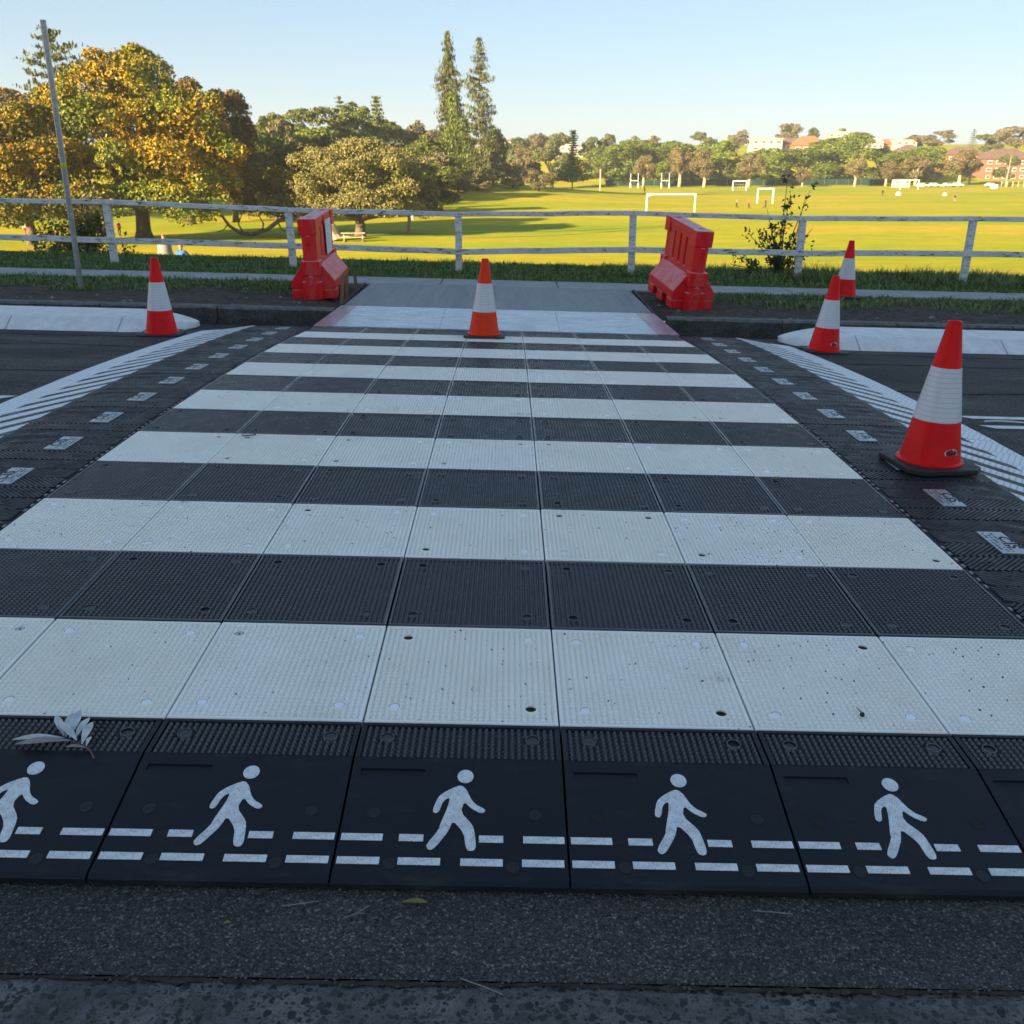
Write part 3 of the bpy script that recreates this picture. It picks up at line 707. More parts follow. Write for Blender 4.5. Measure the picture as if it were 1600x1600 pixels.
# ------------------------------------------------------------------ cones
def cone(label, x, y, z, rz=0, red='cone_red', h=.69, emblem=True, tilt=0):
    t = thing('traffic_cone', label, 'traffic cone', (x, y, z), rz, 'red and white traffic cones'); t.rotation_euler = (0, math.atan(.02955)+tilt, rz)
    b = .185; c = .05
    P = [(-b+c, -b), (b-c, -b), (b, -b+c), (b, b-c), (b-c, b), (-b+c, b), (-b, b-c), (-b, -b+c)]
    bevel(link('base', MB().prism(P, .003, .030).mesh('base', 'cone_base_rubber'), t), .006, 2)
    rr = lambda zz: .138+(.030-.138)*(zz-.038)/(h-.038)
    z0, z1 = .236*h/.7, .487*h/.7
    body = MB(); body.lathe([(.152, .028), (.153, .036), (.148, .040), (rr(.044), .044), (rr(z0), z0), (rr(z1), z1), (rr(h-.012), h-.012), (rr(h)+.002, h-.010), (rr(h)+.002, h-.003), (rr(h), h), (rr(h)-.006, h-.001), (rr(h)-.008, h-.06)], 40, 0, capb=False)
    link('body', smooth_by_angle(body.mesh('body', red), 30), t)
    col = MB(); col.lathe([(rr(z0)+.0004, z0), (rr(z0)+.0018, z0+.001), (rr(z1)+.0018, z1-.001), (rr(z1)+.0004, z1)], 40, 0, capb=False, capt=False)
    link('collar', smooth_by_angle(col.mesh('collar', 'reflective_collar'), 30), t)
    if emblem:
        a0 = -1.38 if emblem is True else emblem; ze = .098; em = MB()
        def on_(u, w, o): a = a0+u/rr(ze+w); r_ = rr(ze+w)+o; return (r_*math.cos(a), r_*math.sin(a), ze+w)
        def pl(poly, o0, o1, mi): 
            n = len(poly); em.add([on_(u, w, o0) for u, w in poly]+[on_(u, w, o1) for u, w in poly], [tuple(range(n, 2*n))]+[(k, (k+1) % n, n+(k+1) % n, n+k) for k in range(n)], mi)
        pl([(-.034, -.013), (.034, -.015), (.036, .006), (.008, .018), (-.028, .013), (-.038, .003)], 0, .0012, 0)
        pl([(-.028, -.011), (.004, -.012), (.004, .002), (-.028, .001)], .0012, .0018, 1)
        pl([(.010, -.010), (.028, -.010), (.028, .004), (.016, .009), (.010, .003)], .0012, .0018, 1)
        pl([(-.024, .004), (.004, .006), (.004, .012), (-.020, .009)], .0012, .0018, 1)
        link('emblem', em.mesh('emblem', ['silver_emblem', 'print_dark']), t)
    return t
cone('large near cone standing on the right black side mat, red with a broad white collar', 2.145, 2.235, S(2.145, 2.235)-.001, R(8))
cone('orange-red cone alone in the middle of the last white stripe, nearest the plate', -.105, 6.42, S(-.1, 6.42)-.001, R(3), 'cone_orange', emblem=None)
cone('red cone in front of the nose of the left white median kerb', -3.06, 6.50, zr(-3.06, 6.5), R(4), emblem=None)
cone('red cone leaning against the nose of the right white median kerb, its collar scuffed', 3.02, 6.46, zr(3.02, 6.46), R(10), tilt=.03)
cone('red cone farthest back, standing on the footpath edge behind the right median kerb', 4.31, 9.72, V(4.31, 9.72), R(0), emblem=None)

# ------------------------------------------------------------------ red barriers
def barrier(label, x, y, rz, sign, pitch=0, roll=0, dz=0):
    t = thing('road_barrier', label, 'barrier', (x, y, V(x, y)-.005+dz), rz, 'red plastic road barriers'); t.rotation_euler = (pitch, roll, rz)
    b = MB(); L = .55
    # flared base on feet
    def prof_run(y0, y1, zb):
        P = [(-.245, zb), (.245, zb), (.245, .20), (.105, .385), (-.105, .385), (-.245, .20)]
        n = 6; b.add([(px, y0, pz) for px, pz in P]+[(px, y1, pz) for px, pz in P], [tuple(range(n)), tuple(range(2*n-1, n-1, -1))]+[(k, n+k, n+(k+1) % n, (k+1) % n) for k in range(n)])
    prof_run(-.46, .46, .105)
    for y0, y1 in ((-.4601, -.26), (-.10, .10), (.26, .4601)):
        b.box(-.2448, .2448, y0, y1, 0, .1052)
    # slab with recessed slots
    b.box(-.05, .05, -.44, .44, .38, .80)
    ys_ = [(-.44, -.235), (-.185, -.03), (.02, .175), (.225, .44)]
    for y0, y1 in ys_: b.box(-.078, .078, y0, y1, .375, .80)
    b.box(-.0784, .0784, -.439, .439, .375, .44); b.box(-.0786, .0786, -.438, .438, .755, .83)
    b.box(-.088, .088, -.47, .47, .80, .875)
    for s_ in (-1, 1):
        c0 = s_*.47
        P = [(.085*math.cos(k*.7854+.3927)*1.02, c0+.085*math.sin(k*.7854+.3927)) for k in range(8)]
        b.prism(P, .002, .72)
        b.box(-.1, .1, min(c0-.085, c0+.085), max(c0-.085, c0+.085), .705, .878)
        P2 = [(-.105, c0-.09), (.105, c0-.09), (.105, c0+.09), (-.105, c0+.09)]
        b.prism(P2, .27, .43)
        b.box(-.028, .028, min(c0+s_*.07, c0+s_*.092), max(c0+s_*.07, c0+s_*.092), .60, .70)
        b.box(-.028, .028, min(c0+s_*.07, c0+s_*.098), max(c0+s_*.07, c0+s_*.098), .16, .27)
        b.prism([(-.11, c0-.06+0), (.11, c0-.06), (.11, c0+.06), (-.11, c0+.06)], .001, .20)
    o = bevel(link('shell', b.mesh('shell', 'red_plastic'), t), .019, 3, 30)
    w = MB()
    for yy in (-.40, .38): w.lathe([(.05, .8755), (.05, .8795), (.036, .8800), (.034, .876)], 20, 0, (0, yy, 0), capb=False)
    link('filler_ring', w.mesh('filler_ring', 'red_plastic'), t)
    h = MB()
    for yy in (-.40, .38): h.lathe([(.034, .8765), (.034, .8775)], 20, 0, (0, yy, 0), capb=False)
    link('filler_cap', h.mesh('filler_cap', 'dark_hole'), t)
    if sign:
        n = MB(); n.box(.0885, .0925, .02, .36, .42, .80); n.box(.0885, .0965, -.06, .02, .76, .86, 1)
        for k in range(9): n.box(.0925, .0929, .06, .06+.06+.2*((k*37 % 10)/10), .75-k*.034, .757-k*.034, 2)
        link('notice_board', n.mesh('notice_board', ['paper_white', 'red_plastic', 'net_grey']), t)
        k = MB(); k.box(.089, .0935, -.005, .018, .42, .80); link('board_edge', k.mesh('board_edge', 'print_dark'), t)
    return t
barrier('red water-filled barrier left of the concrete ramp with a white notice on its side', -2.07, 9.06, R(0), True, R(3.5), 0, .015)
barrier('red water-filled barrier right of the concrete ramp with three slots showing', 2.12, 9.04, R(9), False, R(6.5), R(3), .03)

# ------------------------------------------------------------------ white median kerbs
def median(label, xs_joint, nose, sg):
    t = thing('median_kerb', label, 'kerb block', (0, 0, 0), 0, 'white modular median kerbs')
    # cross-section y from 6.66 (front foot) to 8.0 (back); sloping front face, flat recessed top
    yb = 7.62
    P = [(6.70, -.0), (6.70, .025), (6.88, .140), (6.96, .146), (6.985, .118), (yb-.14, .118), (yb-.05, .12), (yb, 0)]
    def at(x, k): y, z = P[k]; return (x, y, zr(x, 7.0)+z-.004)
    for a, b in xs_joint:
        mb = MB(); n = 5; vs = []
        for q_ in range(n+1):
            x = a+(b-a)*q_/n; vs += [at(x, k) for k in range(8)]
        mb.add(vs, [(q_*8+k, (q_+1)*8+k, (q_+1)*8+k+1, q_*8+k+1) for q_ in range(n) for k in range(7)]+[tuple(range(8)), tuple(range(n*8+7, n*8-1, -1))])
        me = mb.mesh('kerb_segment', 'median_white'); bm = bmesh.new(); bm.from_mesh(me); bmesh.ops.recalc_face_normals(bm, faces=bm.faces); bm.to_mesh(me); bm.free()
        bevel(link('kerb_segment', smooth_by_angle(me, 12), t), .010, 2)
    # nose: plan tapers in a rounded point and the top falls to the road
    x0, x1 = nose; mb = MB(); n = 10; vs = []
    for q_ in range(n+1):
        u = q_/n; x = x0+(x1-x0)*u; k_ = max(0, 1-u**2.0)**.8; hh = 1-.62*u**1.15
        yc = 7.30
        for k in range(8):
            y, z = P[k]; vs.append((x, yc+(y-yc)*(.12+.88*k_), zr(x, 7.0)+z*hh-.004))
    mb.add(vs, [(q_*8+k, (q_+1)*8+k, (q_+1)*8+k+1, q_*8+k+1) for q_ in range(n) for k in range(7)]+[tuple(range(8)), tuple(range(n*8+7, n*8-1, -1))])
    me = mb.mesh('nose_segment', 'median_white'); bm = bmesh.new(); bm.from_mesh(me); bmesh.ops.recalc_face_normals(bm, faces=bm.faces); bm.to_mesh(me); bm.free()
    bevel(link('nose_segment', smooth_by_angle(me, 24), t), .010, 2)
median('low white median kerb on the left side of the road with its rounded nose by the crossing', [(-20, -7.2), (-7.19, -5.96), (-5.95, -4.61), (-4.60, -3.56)], (-3.55, -2.98), -1)
median('low white median kerb on the right side of the road with its rounded nose by the crossing', [(3.46, 4.86), (4.87, 6.2), (6.21, 7.6), (7.61, 20)], (3.45, 2.84), 1)

# ------------------------------------------------------------------ pole, fence, stakes, string
po = thing('sign_pole', 'bare leaning galvanised pole with a band of yellow tape, in the verge on the left', 'pole', (-4.80, 8.85, V(-4.8, 8.85)))
ptop = Vector((.17, -.25, 2.68)); mb = MB(); mb.lathe([(.030, 0), (.030, 2.72)], 20, capb=False, capt=False); mb.lathe([(.0265, 2.60), (.0265, 2.6)], 20)
sh_ = Matrix(((1, 0, ptop.x/2.7, 0), (0, 1, ptop.y/2.7, 0), (0, 0, 1, 0), (0, 0, 0, 1)))
me = mb.mesh('tube', 'galvanised_steel', True); me.transform(sh_); link('tube', me, po)
mb = MB(); mb.lathe([(.0305, 1.30), (.0325, 1.305), (.0325, 1.35), (.0305, 1.355)], 20, capb=False, capt=False); me = mb.mesh('tape_band', 'yellow_tape', True); me.transform(sh_); link('tape_band', me, po)

fence = thing('fence', 'weathered white post and rail timber fence along the top of the embankment', 'fence')
FY = 11.3
FP = [(-12.6, .94, .46), (-10.2, .945, .46), (-7.8, .94, .455), (-5.38, .915, .385), (-2.90, .80, .30), (-.566, .735, .215), (1.84, .742, .232), (4.18, .665, .18), (6.54, .655, .16), (8.9, .62, .13), (11.3, .58, .1), (13.7, .54, .06)]
def sag(mb, a, b, w, hgt, yo, seed):
    rg = random.Random(seed); n = 6; vs = []
    for k in range(n+1):
        t = k/n; p = Vector(a).lerp(Vector(b), t); j = rg.uniform(-.004, .004); jy = rg.uniform(-.003, .003)
        vs += [(p.x, yo-w/2+jy, p.z-hgt/2+j), (p.x, yo+w/2+jy, p.z-hgt/2+j), (p.x, yo+w/2+jy, p.z+hgt/2+j), (p.x, yo-w/2+jy, p.z+hgt/2+j)]
    mb.add(vs, [(k*4+q_, k*4+(q_+1) % 4, (k+1)*4+(q_+1) % 4, (k+1)*4+q_) for k in range(n) for q_ in range(4)]+[(0, 3, 2, 1), (n*4, n*4+1, n*4+2, n*4+3)])
for i, (x, zt, zm) in enumerate(FP):
    mb = MB(); g = V(x, FY)-.1; ln = .012*math.sin(i*2.1)
    mb.box(-.045, .045, -.04, .04, 0, zt-.012-g, fn=lambda a, b_, c: (a+ln*(1-c), b_, c))
    bevel(link('post', mb.mesh('post', 'weathered_white_paint'), fence, Matrix.Translation((x, FY, g))), .006, 1)
    if i+1 < len(FP):
        x2, zt2, zm2 = FP[i+1]
        mb = MB(); sag(mb, (x+.004, 0, zt-.028), (x2-.004, 0, zt2-.028), .105, .062, FY-.004, i); bevel(link('top_rail', mb.mesh('top_rail', 'weathered_white_paint'), fence), .006, 1)
        mb = MB(); sag(mb, (x-.02, 0, zm), (x2+.02, 0, zm2), .032, .078, FY-.058-.0355*(i % 2)*0+(.0012*(i % 2)), i+50); bevel(link('middle_rail', mb.mesh('middle_rail', 'weathered_white_paint'), fence), .004, 1)
for x, y, hgt, lab, tl in ((-1.735, 8.42, .30, 'short timber peg nearest the kerb beside the left barrier', .12), (-1.74, 8.80, .26, 'short timber peg in the middle beside the left barrier', .05), (-1.70, 9.3, .20, 'short timber peg farthest back by the left barrier', -.1)):
    mb = MB(); mb.prism([(-.018, -.012), (.018, -.012), (.018, .012), (-.018, .012)], -.05, hgt-.03); mb.prism([(-.0181, -.0121), (.0181, -.0121), (.0181, .0121), (-.0181, .0121)], hgt-.03, hgt, fn=lambda a, b_, c: (a*(1-(c-hgt+.03)*14), b_, c))
    o = link('wooden_peg', mb.mesh('wooden_peg', 'wood_stake'), None, None, (x, y, V(x, y))); o.rotation_euler = (0, tl, .2); tag(o, lab, 'peg', 'timber pegs of the concrete formwork')
st = MB()
for dz in (0, .035):
    a, b_ = Vector((-.53, FY-.05, .48-dz*2.4)), Vector((2.1, 9.48, .655-dz*.3))
    st.tube([a.lerp(b_, k/8)-Vector((0, 0, .03*math.sin(math.pi*k/8))) for k in range(9)], .003, 4)
st.tube([Vector((2.05, 9.4, .652)), Vector((2.16, 8.66, .60))], .004, 4)
tag(link('string_line', st.mesh('string_line', 'yellow_tape')), 'thin yellow string tied from the fence to the right red barrier', 'string')

# ------------------------------------------------------------------ sprig, leaves and bits on the tiles
sp = thing('leaf_sprig', 'twig with silvery leaves lying on the leftmost black ramp tiles', 'sprig', (0, 0, 0))
def leaf(pts_w, lift, m, parent, name='leaf', bend=.004):
    (x0, y0), (x1, y1), wd, z0 = pts_w; n = 8; d_ = Vector((x1-x0, y1-y0)); nrm = Vector((-d_.y, d_.x)).normalized(); vs = []
    for k in range(n+1):
        t = k/n; w = wd*.86*(math.sin(math.pi*min(1, t*.93+.05)**1.25))*.5+.0006; c = (x0+d_.x*t, y0+d_.y*t)
        z = z0+lift*.45*t+bend*math.sin(math.pi*t)
        vs += [(c[0]-nrm.x*w, c[1]-nrm.y*w, z+w*.3), (c[0], c[1], z-w*.05), (c[0]+nrm.x*w, c[1]+nrm.y*w, z+w*.3)]
    me = MB().add(vs, [(k*3+q_, k*3+q_+1, k*3+q_+4, k*3+q_+3) for k in range(n) for q_ in range(2)]).mesh(name, m, True)
    return link(name, me, parent)
z_ = lambda x, y: S(x, min(y, 0)*0)+rh(min(y, 0))+.005
stem = [(-.853, -.178), (-.872, -.152), (-.893, -.137), (-.915, -.127), (-.945, -.112), (-.966, -.10)]
mb = MB(); mb.tube([(x, y, z_(x, y)+.003) for x, y in stem], [.0022, .002, .0018, .0016, .0014, .001], 6); link('stem', mb.mesh('stem', 'twig'), sp)
for a, b_, w, zz, lf, m_ in (((-.955, -.108), (-1.072, -.118), .024, .004, .004, 'silver_leaf'), ((-.930, -.122), (-1.055, -.138), .030, .006, .003, 'tan_leaf'), ((-.957, -.100), (-1.008, -.028), .020, .004, .022, 'silver_leaf'),
      ((-.950, -.104), (-.968, -.022), .024, .004, .030, 'silver_leaf'), ((-.938, -.110), (-.952, -.012), .028, .006, .034, 'silver_leaf'), ((-.915, -.124), (-.985, -.058), .024, .008, .020, 'silver_leaf'),
      ((-.925, -.112), (-.918, -.040), .020, .006, .024, 'silver_leaf'), ((-.898, -.135), (-.905, -.056), .024, .006, .020, 'silver_leaf'), ((-.886, -.140), (-.887, -.108), .011, .004, .010, 'silver_leaf'), ((-.885, -.146), (-.935, -.143), .012, .004, .002, 'tan_leaf')):
    leaf((a, b_, w, z_(*a)+zz), lf, m_, sp)
def lone(name, label, cat, x, y, dx, dy, w, m_, z=None):
    o = leaf(((x, y), (x+dx, y+dy), w, (S(x, y)+.004) if z is None else z), .004, m_, None, name); return tag(o, label, cat)
lone('fallen_leaf', 'small pale yellow leaf on a black tile near the right side', 'leaf', 1.30, 1.935, .05, .012, .03, 'dry_leaf')
lone('fallen_leaf', 'brown gum leaf lying on the asphalt against the ramp edge', 'leaf', -.10, -.52, .055, -.002, .014, 'dry_leaf', zr(-.1, -.52)+.004)
lone('fallen_leaf', 'small tan leaf on the near asphalt left of centre', 'leaf', -.445, -.585, .016, .004, .009, 'dry_leaf', zr(-.445, -.58)+.004)
lone('fallen_leaf', 'long narrow leaf on the verge right of the right barrier', 'leaf', 3.02, 9.03, .28, -.05, .04, 'tan_leaf', V(3.1, 9)+.02)
gn = MB(); gn.lathe([(.002, 0), (.006, .003), (.0065, .008), (.004, .012)], 10, 0, (1.046, .066, S(1.04, .066)+.0005)); gn.tube([(1.046, .066, S(1.04, .066)+.01), (1.036, .084, S(1.04, .08)+.016)], [.002, .001], 5)
tag(link('gum_nut', gn.mesh('gum_nut', 'print_dark')), 'tiny black gum nut on the nearest white row right of centre', 'gum nut')
tw = MB(); tw.tube([(-1.215, 2.46, S(-1.2, 2.46)+.003), (-1.19, 2.43, S(-1.2, 2.43)+.008), (-1.16, 2.45, S(-1.2, 2.46)+.006), (-1.14, 2.44, S(-1.2, 2.43)+.01)], .0035, 5)
tag(link('twig', tw.mesh('twig', 'twig')), 'small crooked brown twig on a white tile in the fourth white row', 'twig')
for k, (x0, y0, x1, y1, lab) in enumerate(((-.34, -.535, -.27, -.52, 'thin straw on the asphalt left of the gum leaf'), (-.205, -.56, -.165, -.53, 'bent straw on the asphalt near the ramp edge'), (.03, -.70, .11, -.735, 'long dry stem lying over the pavement joint'), (.62, -.525, .70, -.532, 'dry stem against the ramp edge on the right'))):
    mb = MB(); zz = (lambda x, y: (zr(x, y) if y > -.7 else zpave(x, y))+.004)
    mb.tube([(x0, y0, zz(x0, y0)), ((x0+x1)/2+.004, (y0+y1)/2-.004, zz(x0, y0)+.003), (x1, y1, zz(x1, y1))], .0011, 4); tag(link('dry_stem', mb.mesh('dry_stem', 'tan_leaf')), lab, 'stem', 'dry stems on the near asphalt')

# ------------------------------------------------------------------ grass on the verge
def grass(name, areas):
    vs, fs = [], []
    for (x0, x1, y0, y1, n, h0, h1, edge) in areas:
        X = rng.uniform(x0, x1, n); Y = rng.uniform(y0, y1, n)
        cl_ = .5+.5*np.sin(X*5.1+3*np.sin(Y*4))*np.sin(Y*6.3+2*np.sin(X*2.7))
        hh = (h0+(h1-h0)*rng.random(n)**1.6)*(.35+.80*cl_)
        if edge: keep = rng.random(n) < ss(y0-.02, y0+edge, Y+.22*np.sin(X*2.3)+.13*np.sin(X*6.1)); X, Y, hh = X[keep], Y[keep], hh[keep]; n = len(X)
        a = rng.uniform(0, 6.283, n); ln = rng.uniform(.2, 1.5, n)*hh; w = rng.uniform(.003, .007, n)
        Z = np.array([V(x, min(y, 12.3)) for x, y in zip(X, Y)])-.006
        ca, sa = np.cos(a), np.sin(a); b0 = len(vs)
        P = np.stack([np.stack([X-sa*w, Y+ca*w, Z], 1), np.stack([X+sa*w, Y-ca*w, Z], 1),
                      np.stack([X+sa*w*.7+ca*ln*.35, Y-ca*w*.7+sa*ln*.35, Z+hh*.62], 1), np.stack([X-sa*w*.7+ca*ln*.35, Y+ca*w*.7+sa*ln*.35, Z+hh*.62], 1),
                      np.stack([X+ca*ln, Y+sa*ln, Z+hh], 1)], 1).reshape(-1, 3)
        vs += P.tolist(); fs += [f for k in range(n) for f in ((b0+5*k, b0+5*k+1, b0+5*k+2, b0+5*k+3), (b0+5*k+3, b0+5*k+2, b0+5*k+4))]
    o = link(name, MB().add(vs, fs).mesh(name, 'grass_blade')); tag(o, kind='stuff'); return o
grass('verge_grass', [(-9.5, -2.35, 8.75, 9.90, 15000, .025, .08, .55), (2.45, 10, 8.65, 9.90, 13000, .025, .08, .55), (-3.2, -2.3, 9.2, 9.75, 700, .06, .14, 0), (-10, 1.5, 10.50, 12.5, 34000, .025, .075, 0), (1.5, 11, 10.50, 12.5, 30000, .035, .10, 0), (2.6, 11, 10.95, 12.5, 7000, .07, .17, 0), (-2, 2.6, 10.95, 12.5, 3500, .05, .11, 0),
                      (3.6, 4.9, 10.9, 11.9, 1800, .10, .26, 0), (5.8, 7.4, 10.9, 12.0, 1800, .10, .24, 0), (1.5, 2.3, 11.0, 11.8, 700, .08, .18, 0), (-4.4, -2.2, 11.1, 12.2, 900, .06, .12, 0)])

cd = MB()                                                # clods, chips and dead leaves on the bare soil behind the kerb
for k in range(900):
    x = random.choice((random.uniform(-9, -1.75), random.uniform(1.8, 9))); y = 8.03+1.1*random.random()**1.5; r_ = random.uniform(.006, .026); z = V(x, y)-.012
    a = random.random()*6.28; p = [(x+r_*math.cos(a+q)*random.uniform(.6, 1.5), y+r_*math.sin(a+q)*random.uniform(.6, 1.5), z) for q in (0, 1.6, 3.1, 4.7)]
    cd.add(p+[(x, y, z+r_*random.uniform(.3, .9))], [(0, 1, 4), (1, 2, 4), (2, 3, 4), (3, 0, 4)], 0 if k % 9 else 1)
tag(link('soil_clods', cd.mesh('soil_clods', ['verge_soil', 'tan_leaf'])), kind='stuff')

# ------------------------------------------------------------------ foliage builders
def leaf_cloud(P, Nrm, size, m, name, flat=.35, asp=.6, jit=.5):
    n = len(P); rn = rng.normal(size=(n, 3)); N = Nrm*(1-flat)+rn*flat*.9; N /= np.linalg.norm(N, axis=1)[:, None]+1e-9
    T = np.cross(N, rng.normal(size=(n, 3))); T /= np.linalg.norm(T, axis=1)[:, None]+1e-9; B = np.cross(N, T)
    s = size*(1-jit*.5+jit*rng.random(n))[:, None]
    q = np.stack([P-T*s, P+B*s*asp-T*s*.1, P+T*s, P-B*s*asp-T*s*.1], 1).reshape(-1, 3)
    me = bpy.data.meshes.new(name); me.from_pydata(q.tolist(), [], [(4*k, 4*k+1, 4*k+2, 4*k+3) for k in range(n)])
    me.materials.append(MATS[m]); me.update(); return me
def crown_pts(lobes, n, inner=.18, thick=.2):
    L = np.array(lobes); area = (L[:, 3]*L[:, 4]+L[:, 4]*L[:, 5]+L[:, 3]*L[:, 5]); idx = rng.choice(len(L), n*2, p=area/area.sum())
    D = rng.normal(size=(n*2, 3)); D /= np.linalg.norm(D, axis=1)[:, None]; D[:, 2] = np.where((D[:, 2] < -.3) & (rng.random(n*2) < .6), -D[:, 2], D[:, 2])
    rad = 1-thick*rng.random(n*2)**1.5+.07*rng.normal(size=n*2); k = rng.random(n*2) < inner; rad[k] = .45+.35*rng.random(k.sum())
    P = L[idx, :3]+D*rad[:, None]*L[idx, 3:]
    keep = np.ones(n*2, bool)
    for j in range(len(L)):
        q = (((P-L[j, :3])/L[j, 3:])**2).sum(1); keep &= (q > .52) | (idx == j)
    P, D = P[keep][:n], D[keep][:n]; return P, D
def broad_lobes(nl, zc=.62, sx=.34, sz=.24, r=(.13, .21), seed=0, flat=1.0, lowz=.2):
    g = random.Random(seed); out = []
    for k in range(nl):
        a = g.random()*6.283; u = g.uniform(-1, 1); q = math.sqrt(1-u*u)*g.uniform(.55, 1.0)
        rr_ = g.uniform(*r); zz = zc+sz*u
        out.append((sx*q*math.cos(a), sx*q*math.sin(a), max(zz, lowz+rr_*flat), rr_*1.1, rr_*1.1, rr_*flat))
    return out
def clumpy(lobes, k, f, seed):                           # smaller clumps budding from every lobe: an uneven outline with gaps
    g = random.Random(seed); out = [(a, b, c, d_*.86, e*.86, h*.86) for a, b, c, d_, e, h in lobes]
    for a, b, c, d_, e, h in lobes:
        for q in range(k):
            th = g.random()*6.283; u = g.uniform(-.35, 1); s_ = math.sqrt(1-u*u); m_ = g.uniform(f*.7, f*1.25)
            out.append((a+d_*.9*s_*math.cos(th), b+e*.9*s_*math.sin(th), c+h*.9*u, d_*m_, e*m_, h*m_))
    return out
def trunk_me(name, m, lobes, z0=.0, fork=.28, r0=.035, limbs=6, sc=(1, 1, 1), seed=0):
    g = random.Random(seed); mb = MB(); mb.tube([(0, 0, z0-.02), (g.uniform(-.01, .01), 0, fork*.5), (0, g.uniform(-.01, .01), fork)], [r0*1.35, r0, r0*.85], 8)
    for l in g.sample(lobes, min(limbs, len(lobes))):
        e = Vector(l[:3]); s = Vector((0, 0, fork*.92)); mid = s.lerp(e, .5)+Vector((g.uniform(-.03, .03), g.uniform(-.03, .03), -.02))
        mb.tube([s, mid, e], [r0*.6, r0*.38, r0*.12], 5, cap=False)
    me = mb.mesh(name, m, True); return me
PROTO = {}
def proto(kind, k, leafm, barkm, n, size, nl, zc, sx, sz, r, flat=1, lowz=.18, fork=.28, r0=.03, asp=.6, flatn=.4):
    lb = broad_lobes(nl, zc, sx, sz, r, hash((len(kind), k*13+nl)) % 1000+k, flat, lowz)
    P, D = crown_pts(clumpy(lb, 3, .42, k+5), n); PROTO.setdefault(kind, []).append((trunk_me('trunk', barkm, lb, fork=fork, r0=r0, seed=k), leaf_cloud(P, D, size, leafm, 'crown', flatn, asp)))
for k in range(3): proto('bush', k, 'leaf_green', 'bark_grey', 9000, .020, 13, .52, .33, .32, (.13, .20), .9, .0)
for k in range(2): proto('brown', k, 'leaf_brown', 'bark_grey', 6000, .020, 12, .56, .33, .30, (.12, .18), .9, .05)
for k in range(3): proto('bk', k, 'leaf_dark', 'bark_grey', 6000, .024, 10, .54, .33, .32, (.13, .20), .8, .0)
for k in range(3): proto('row', k, 'leaf_row', 'bark_grey', 12000, .017, 18, .46, .40, .38, (.13, .19), .95, .0, fork=.2)
for k in range(4): proto('pap', k, 'leaf_paper', 'bark_pale', 6500, .022, 10, .62, .31, .26, (.14, .20), .9, .22, fork=.32, r0=.042)
for k in range(3): proto('umb', k, 'leaf_brown', 'bark_grey', 5000, .019, 13, .62, .36, .22, (.11, .18), .75, .15, fork=.4, r0=.022)
for k in range(3): proto('shr', k, 'leaf_brown', 'bark_grey', 5500, .023, 11, .46, .34, .34, (.14, .22), 1, .0)
proto('cedar', 0, 'leaf_dark', 'bark_grey', 7500, .020, 26, .54, .36, .36, (.10, .18), .45, .05, fork=.5)
proto('pale', 0, 'leaf_brown', 'bark_grey', 4200, .024, 13, .58, .36, .30, (.12, .19), .9, .05)
PROTO['pale'].append(PROTO['pale'][0])
def conifer(kind, n_whorl, wid, leafm, per, size, droop, z0, seed, gap=.12, upturn=0.0, sparse=0.0):
    g = random.Random(seed); mb = MB(); mb.tube([(0, 0, -.02), (0, 0, .5), (0, 0, 1)], [.016, .010, .002], 7); P, D = [], []
    for w in range(n_whorl):
        t = w/(n_whorl-1); z = z0+(1-z0)*t; L = wid(t)*.5
        nb = g.randint(5, 7)
        for b in range(nb):
            if g.random() < sparse: continue
            a = b/nb*6.283+g.random()*1.0; Lb = L*g.uniform(.72, 1.12); dz = droop*Lb*g.uniform(.6, 1.2)
            e = (Lb*math.cos(a), Lb*math.sin(a), z-dz+upturn*Lb); mb.tube([(0, 0, z), ((e[0])*.5, e[1]*.5, z-dz*.3), e], [.0035, .002, .0008], 4, cap=False)
            for q in range(max(4, int(per*(.4+Lb/.2)))):
                u = g.uniform(.18, 1.05); sp_ = .018+.022*u
                P.append((e[0]*u+g.gauss(0, sp_*1.3), e[1]*u+g.gauss(0, sp_*1.3), z+(e[2]-z)*u**1.6+g.gauss(0, .005))); D.append((g.gauss(0, .4), g.gauss(0, .4), 1))
    for q in range(40): P.append((g.gauss(0, .012), g.gauss(0, .012), 1-g.random()*.05)); D.append((0, 0, 1))
    PROTO.setdefault(kind, []).append((mb.mesh('trunk', 'bark_grey', True), leaf_cloud(np.array(P), np.array(D), size, leafm, 'crown', .5, .5)))
colw = lambda t: (.80 if t > .55 else .95)*(1-.92*max(0, (t-.70)/.30)**1.3)*(1+.22*math.sin(t*29))*(.72+.28*math.sin(t*9+2)**2)
conifer('con', 50, colw, 'leaf_conifer', 24, .021, .05, .04, 3, sparse=.12)
conifer('con', 42, lambda t: colw(t)*1.15, 'leaf_conifer', 19, .020, .0, .04, 9, upturn=.05, sparse=.34)
conifer('norf', 22, lambda t: (.90*(1-t)**.8+.03) if t < .40 else .36*(1-t)+.03, 'leaf_row', 22, .024, -.03, .15, 5, upturn=.08)
conifer('norf2', 12, lambda t: .7*(1-t)+.05, 'leaf_dark', 16, .03, 0, .1, 6)
conifer('cone', 22, lambda t: .98*(1-t)+.04, 'leaf_green', 46, .024, .15, .02, 7)
conifer('arau', 13, lambda t: .95*(.35+.65*math.sin(math.pi*min(1, .25+t*.72))), 'leaf_conifer', 20, .022, -.08, .45, 8, sparse=.2)
conifer('pine', 12, lambda t: .95*math.sin(math.pi*min(.97, .3+t*.6)), 'leaf_dark', 26, .03, .1, .35, 10)
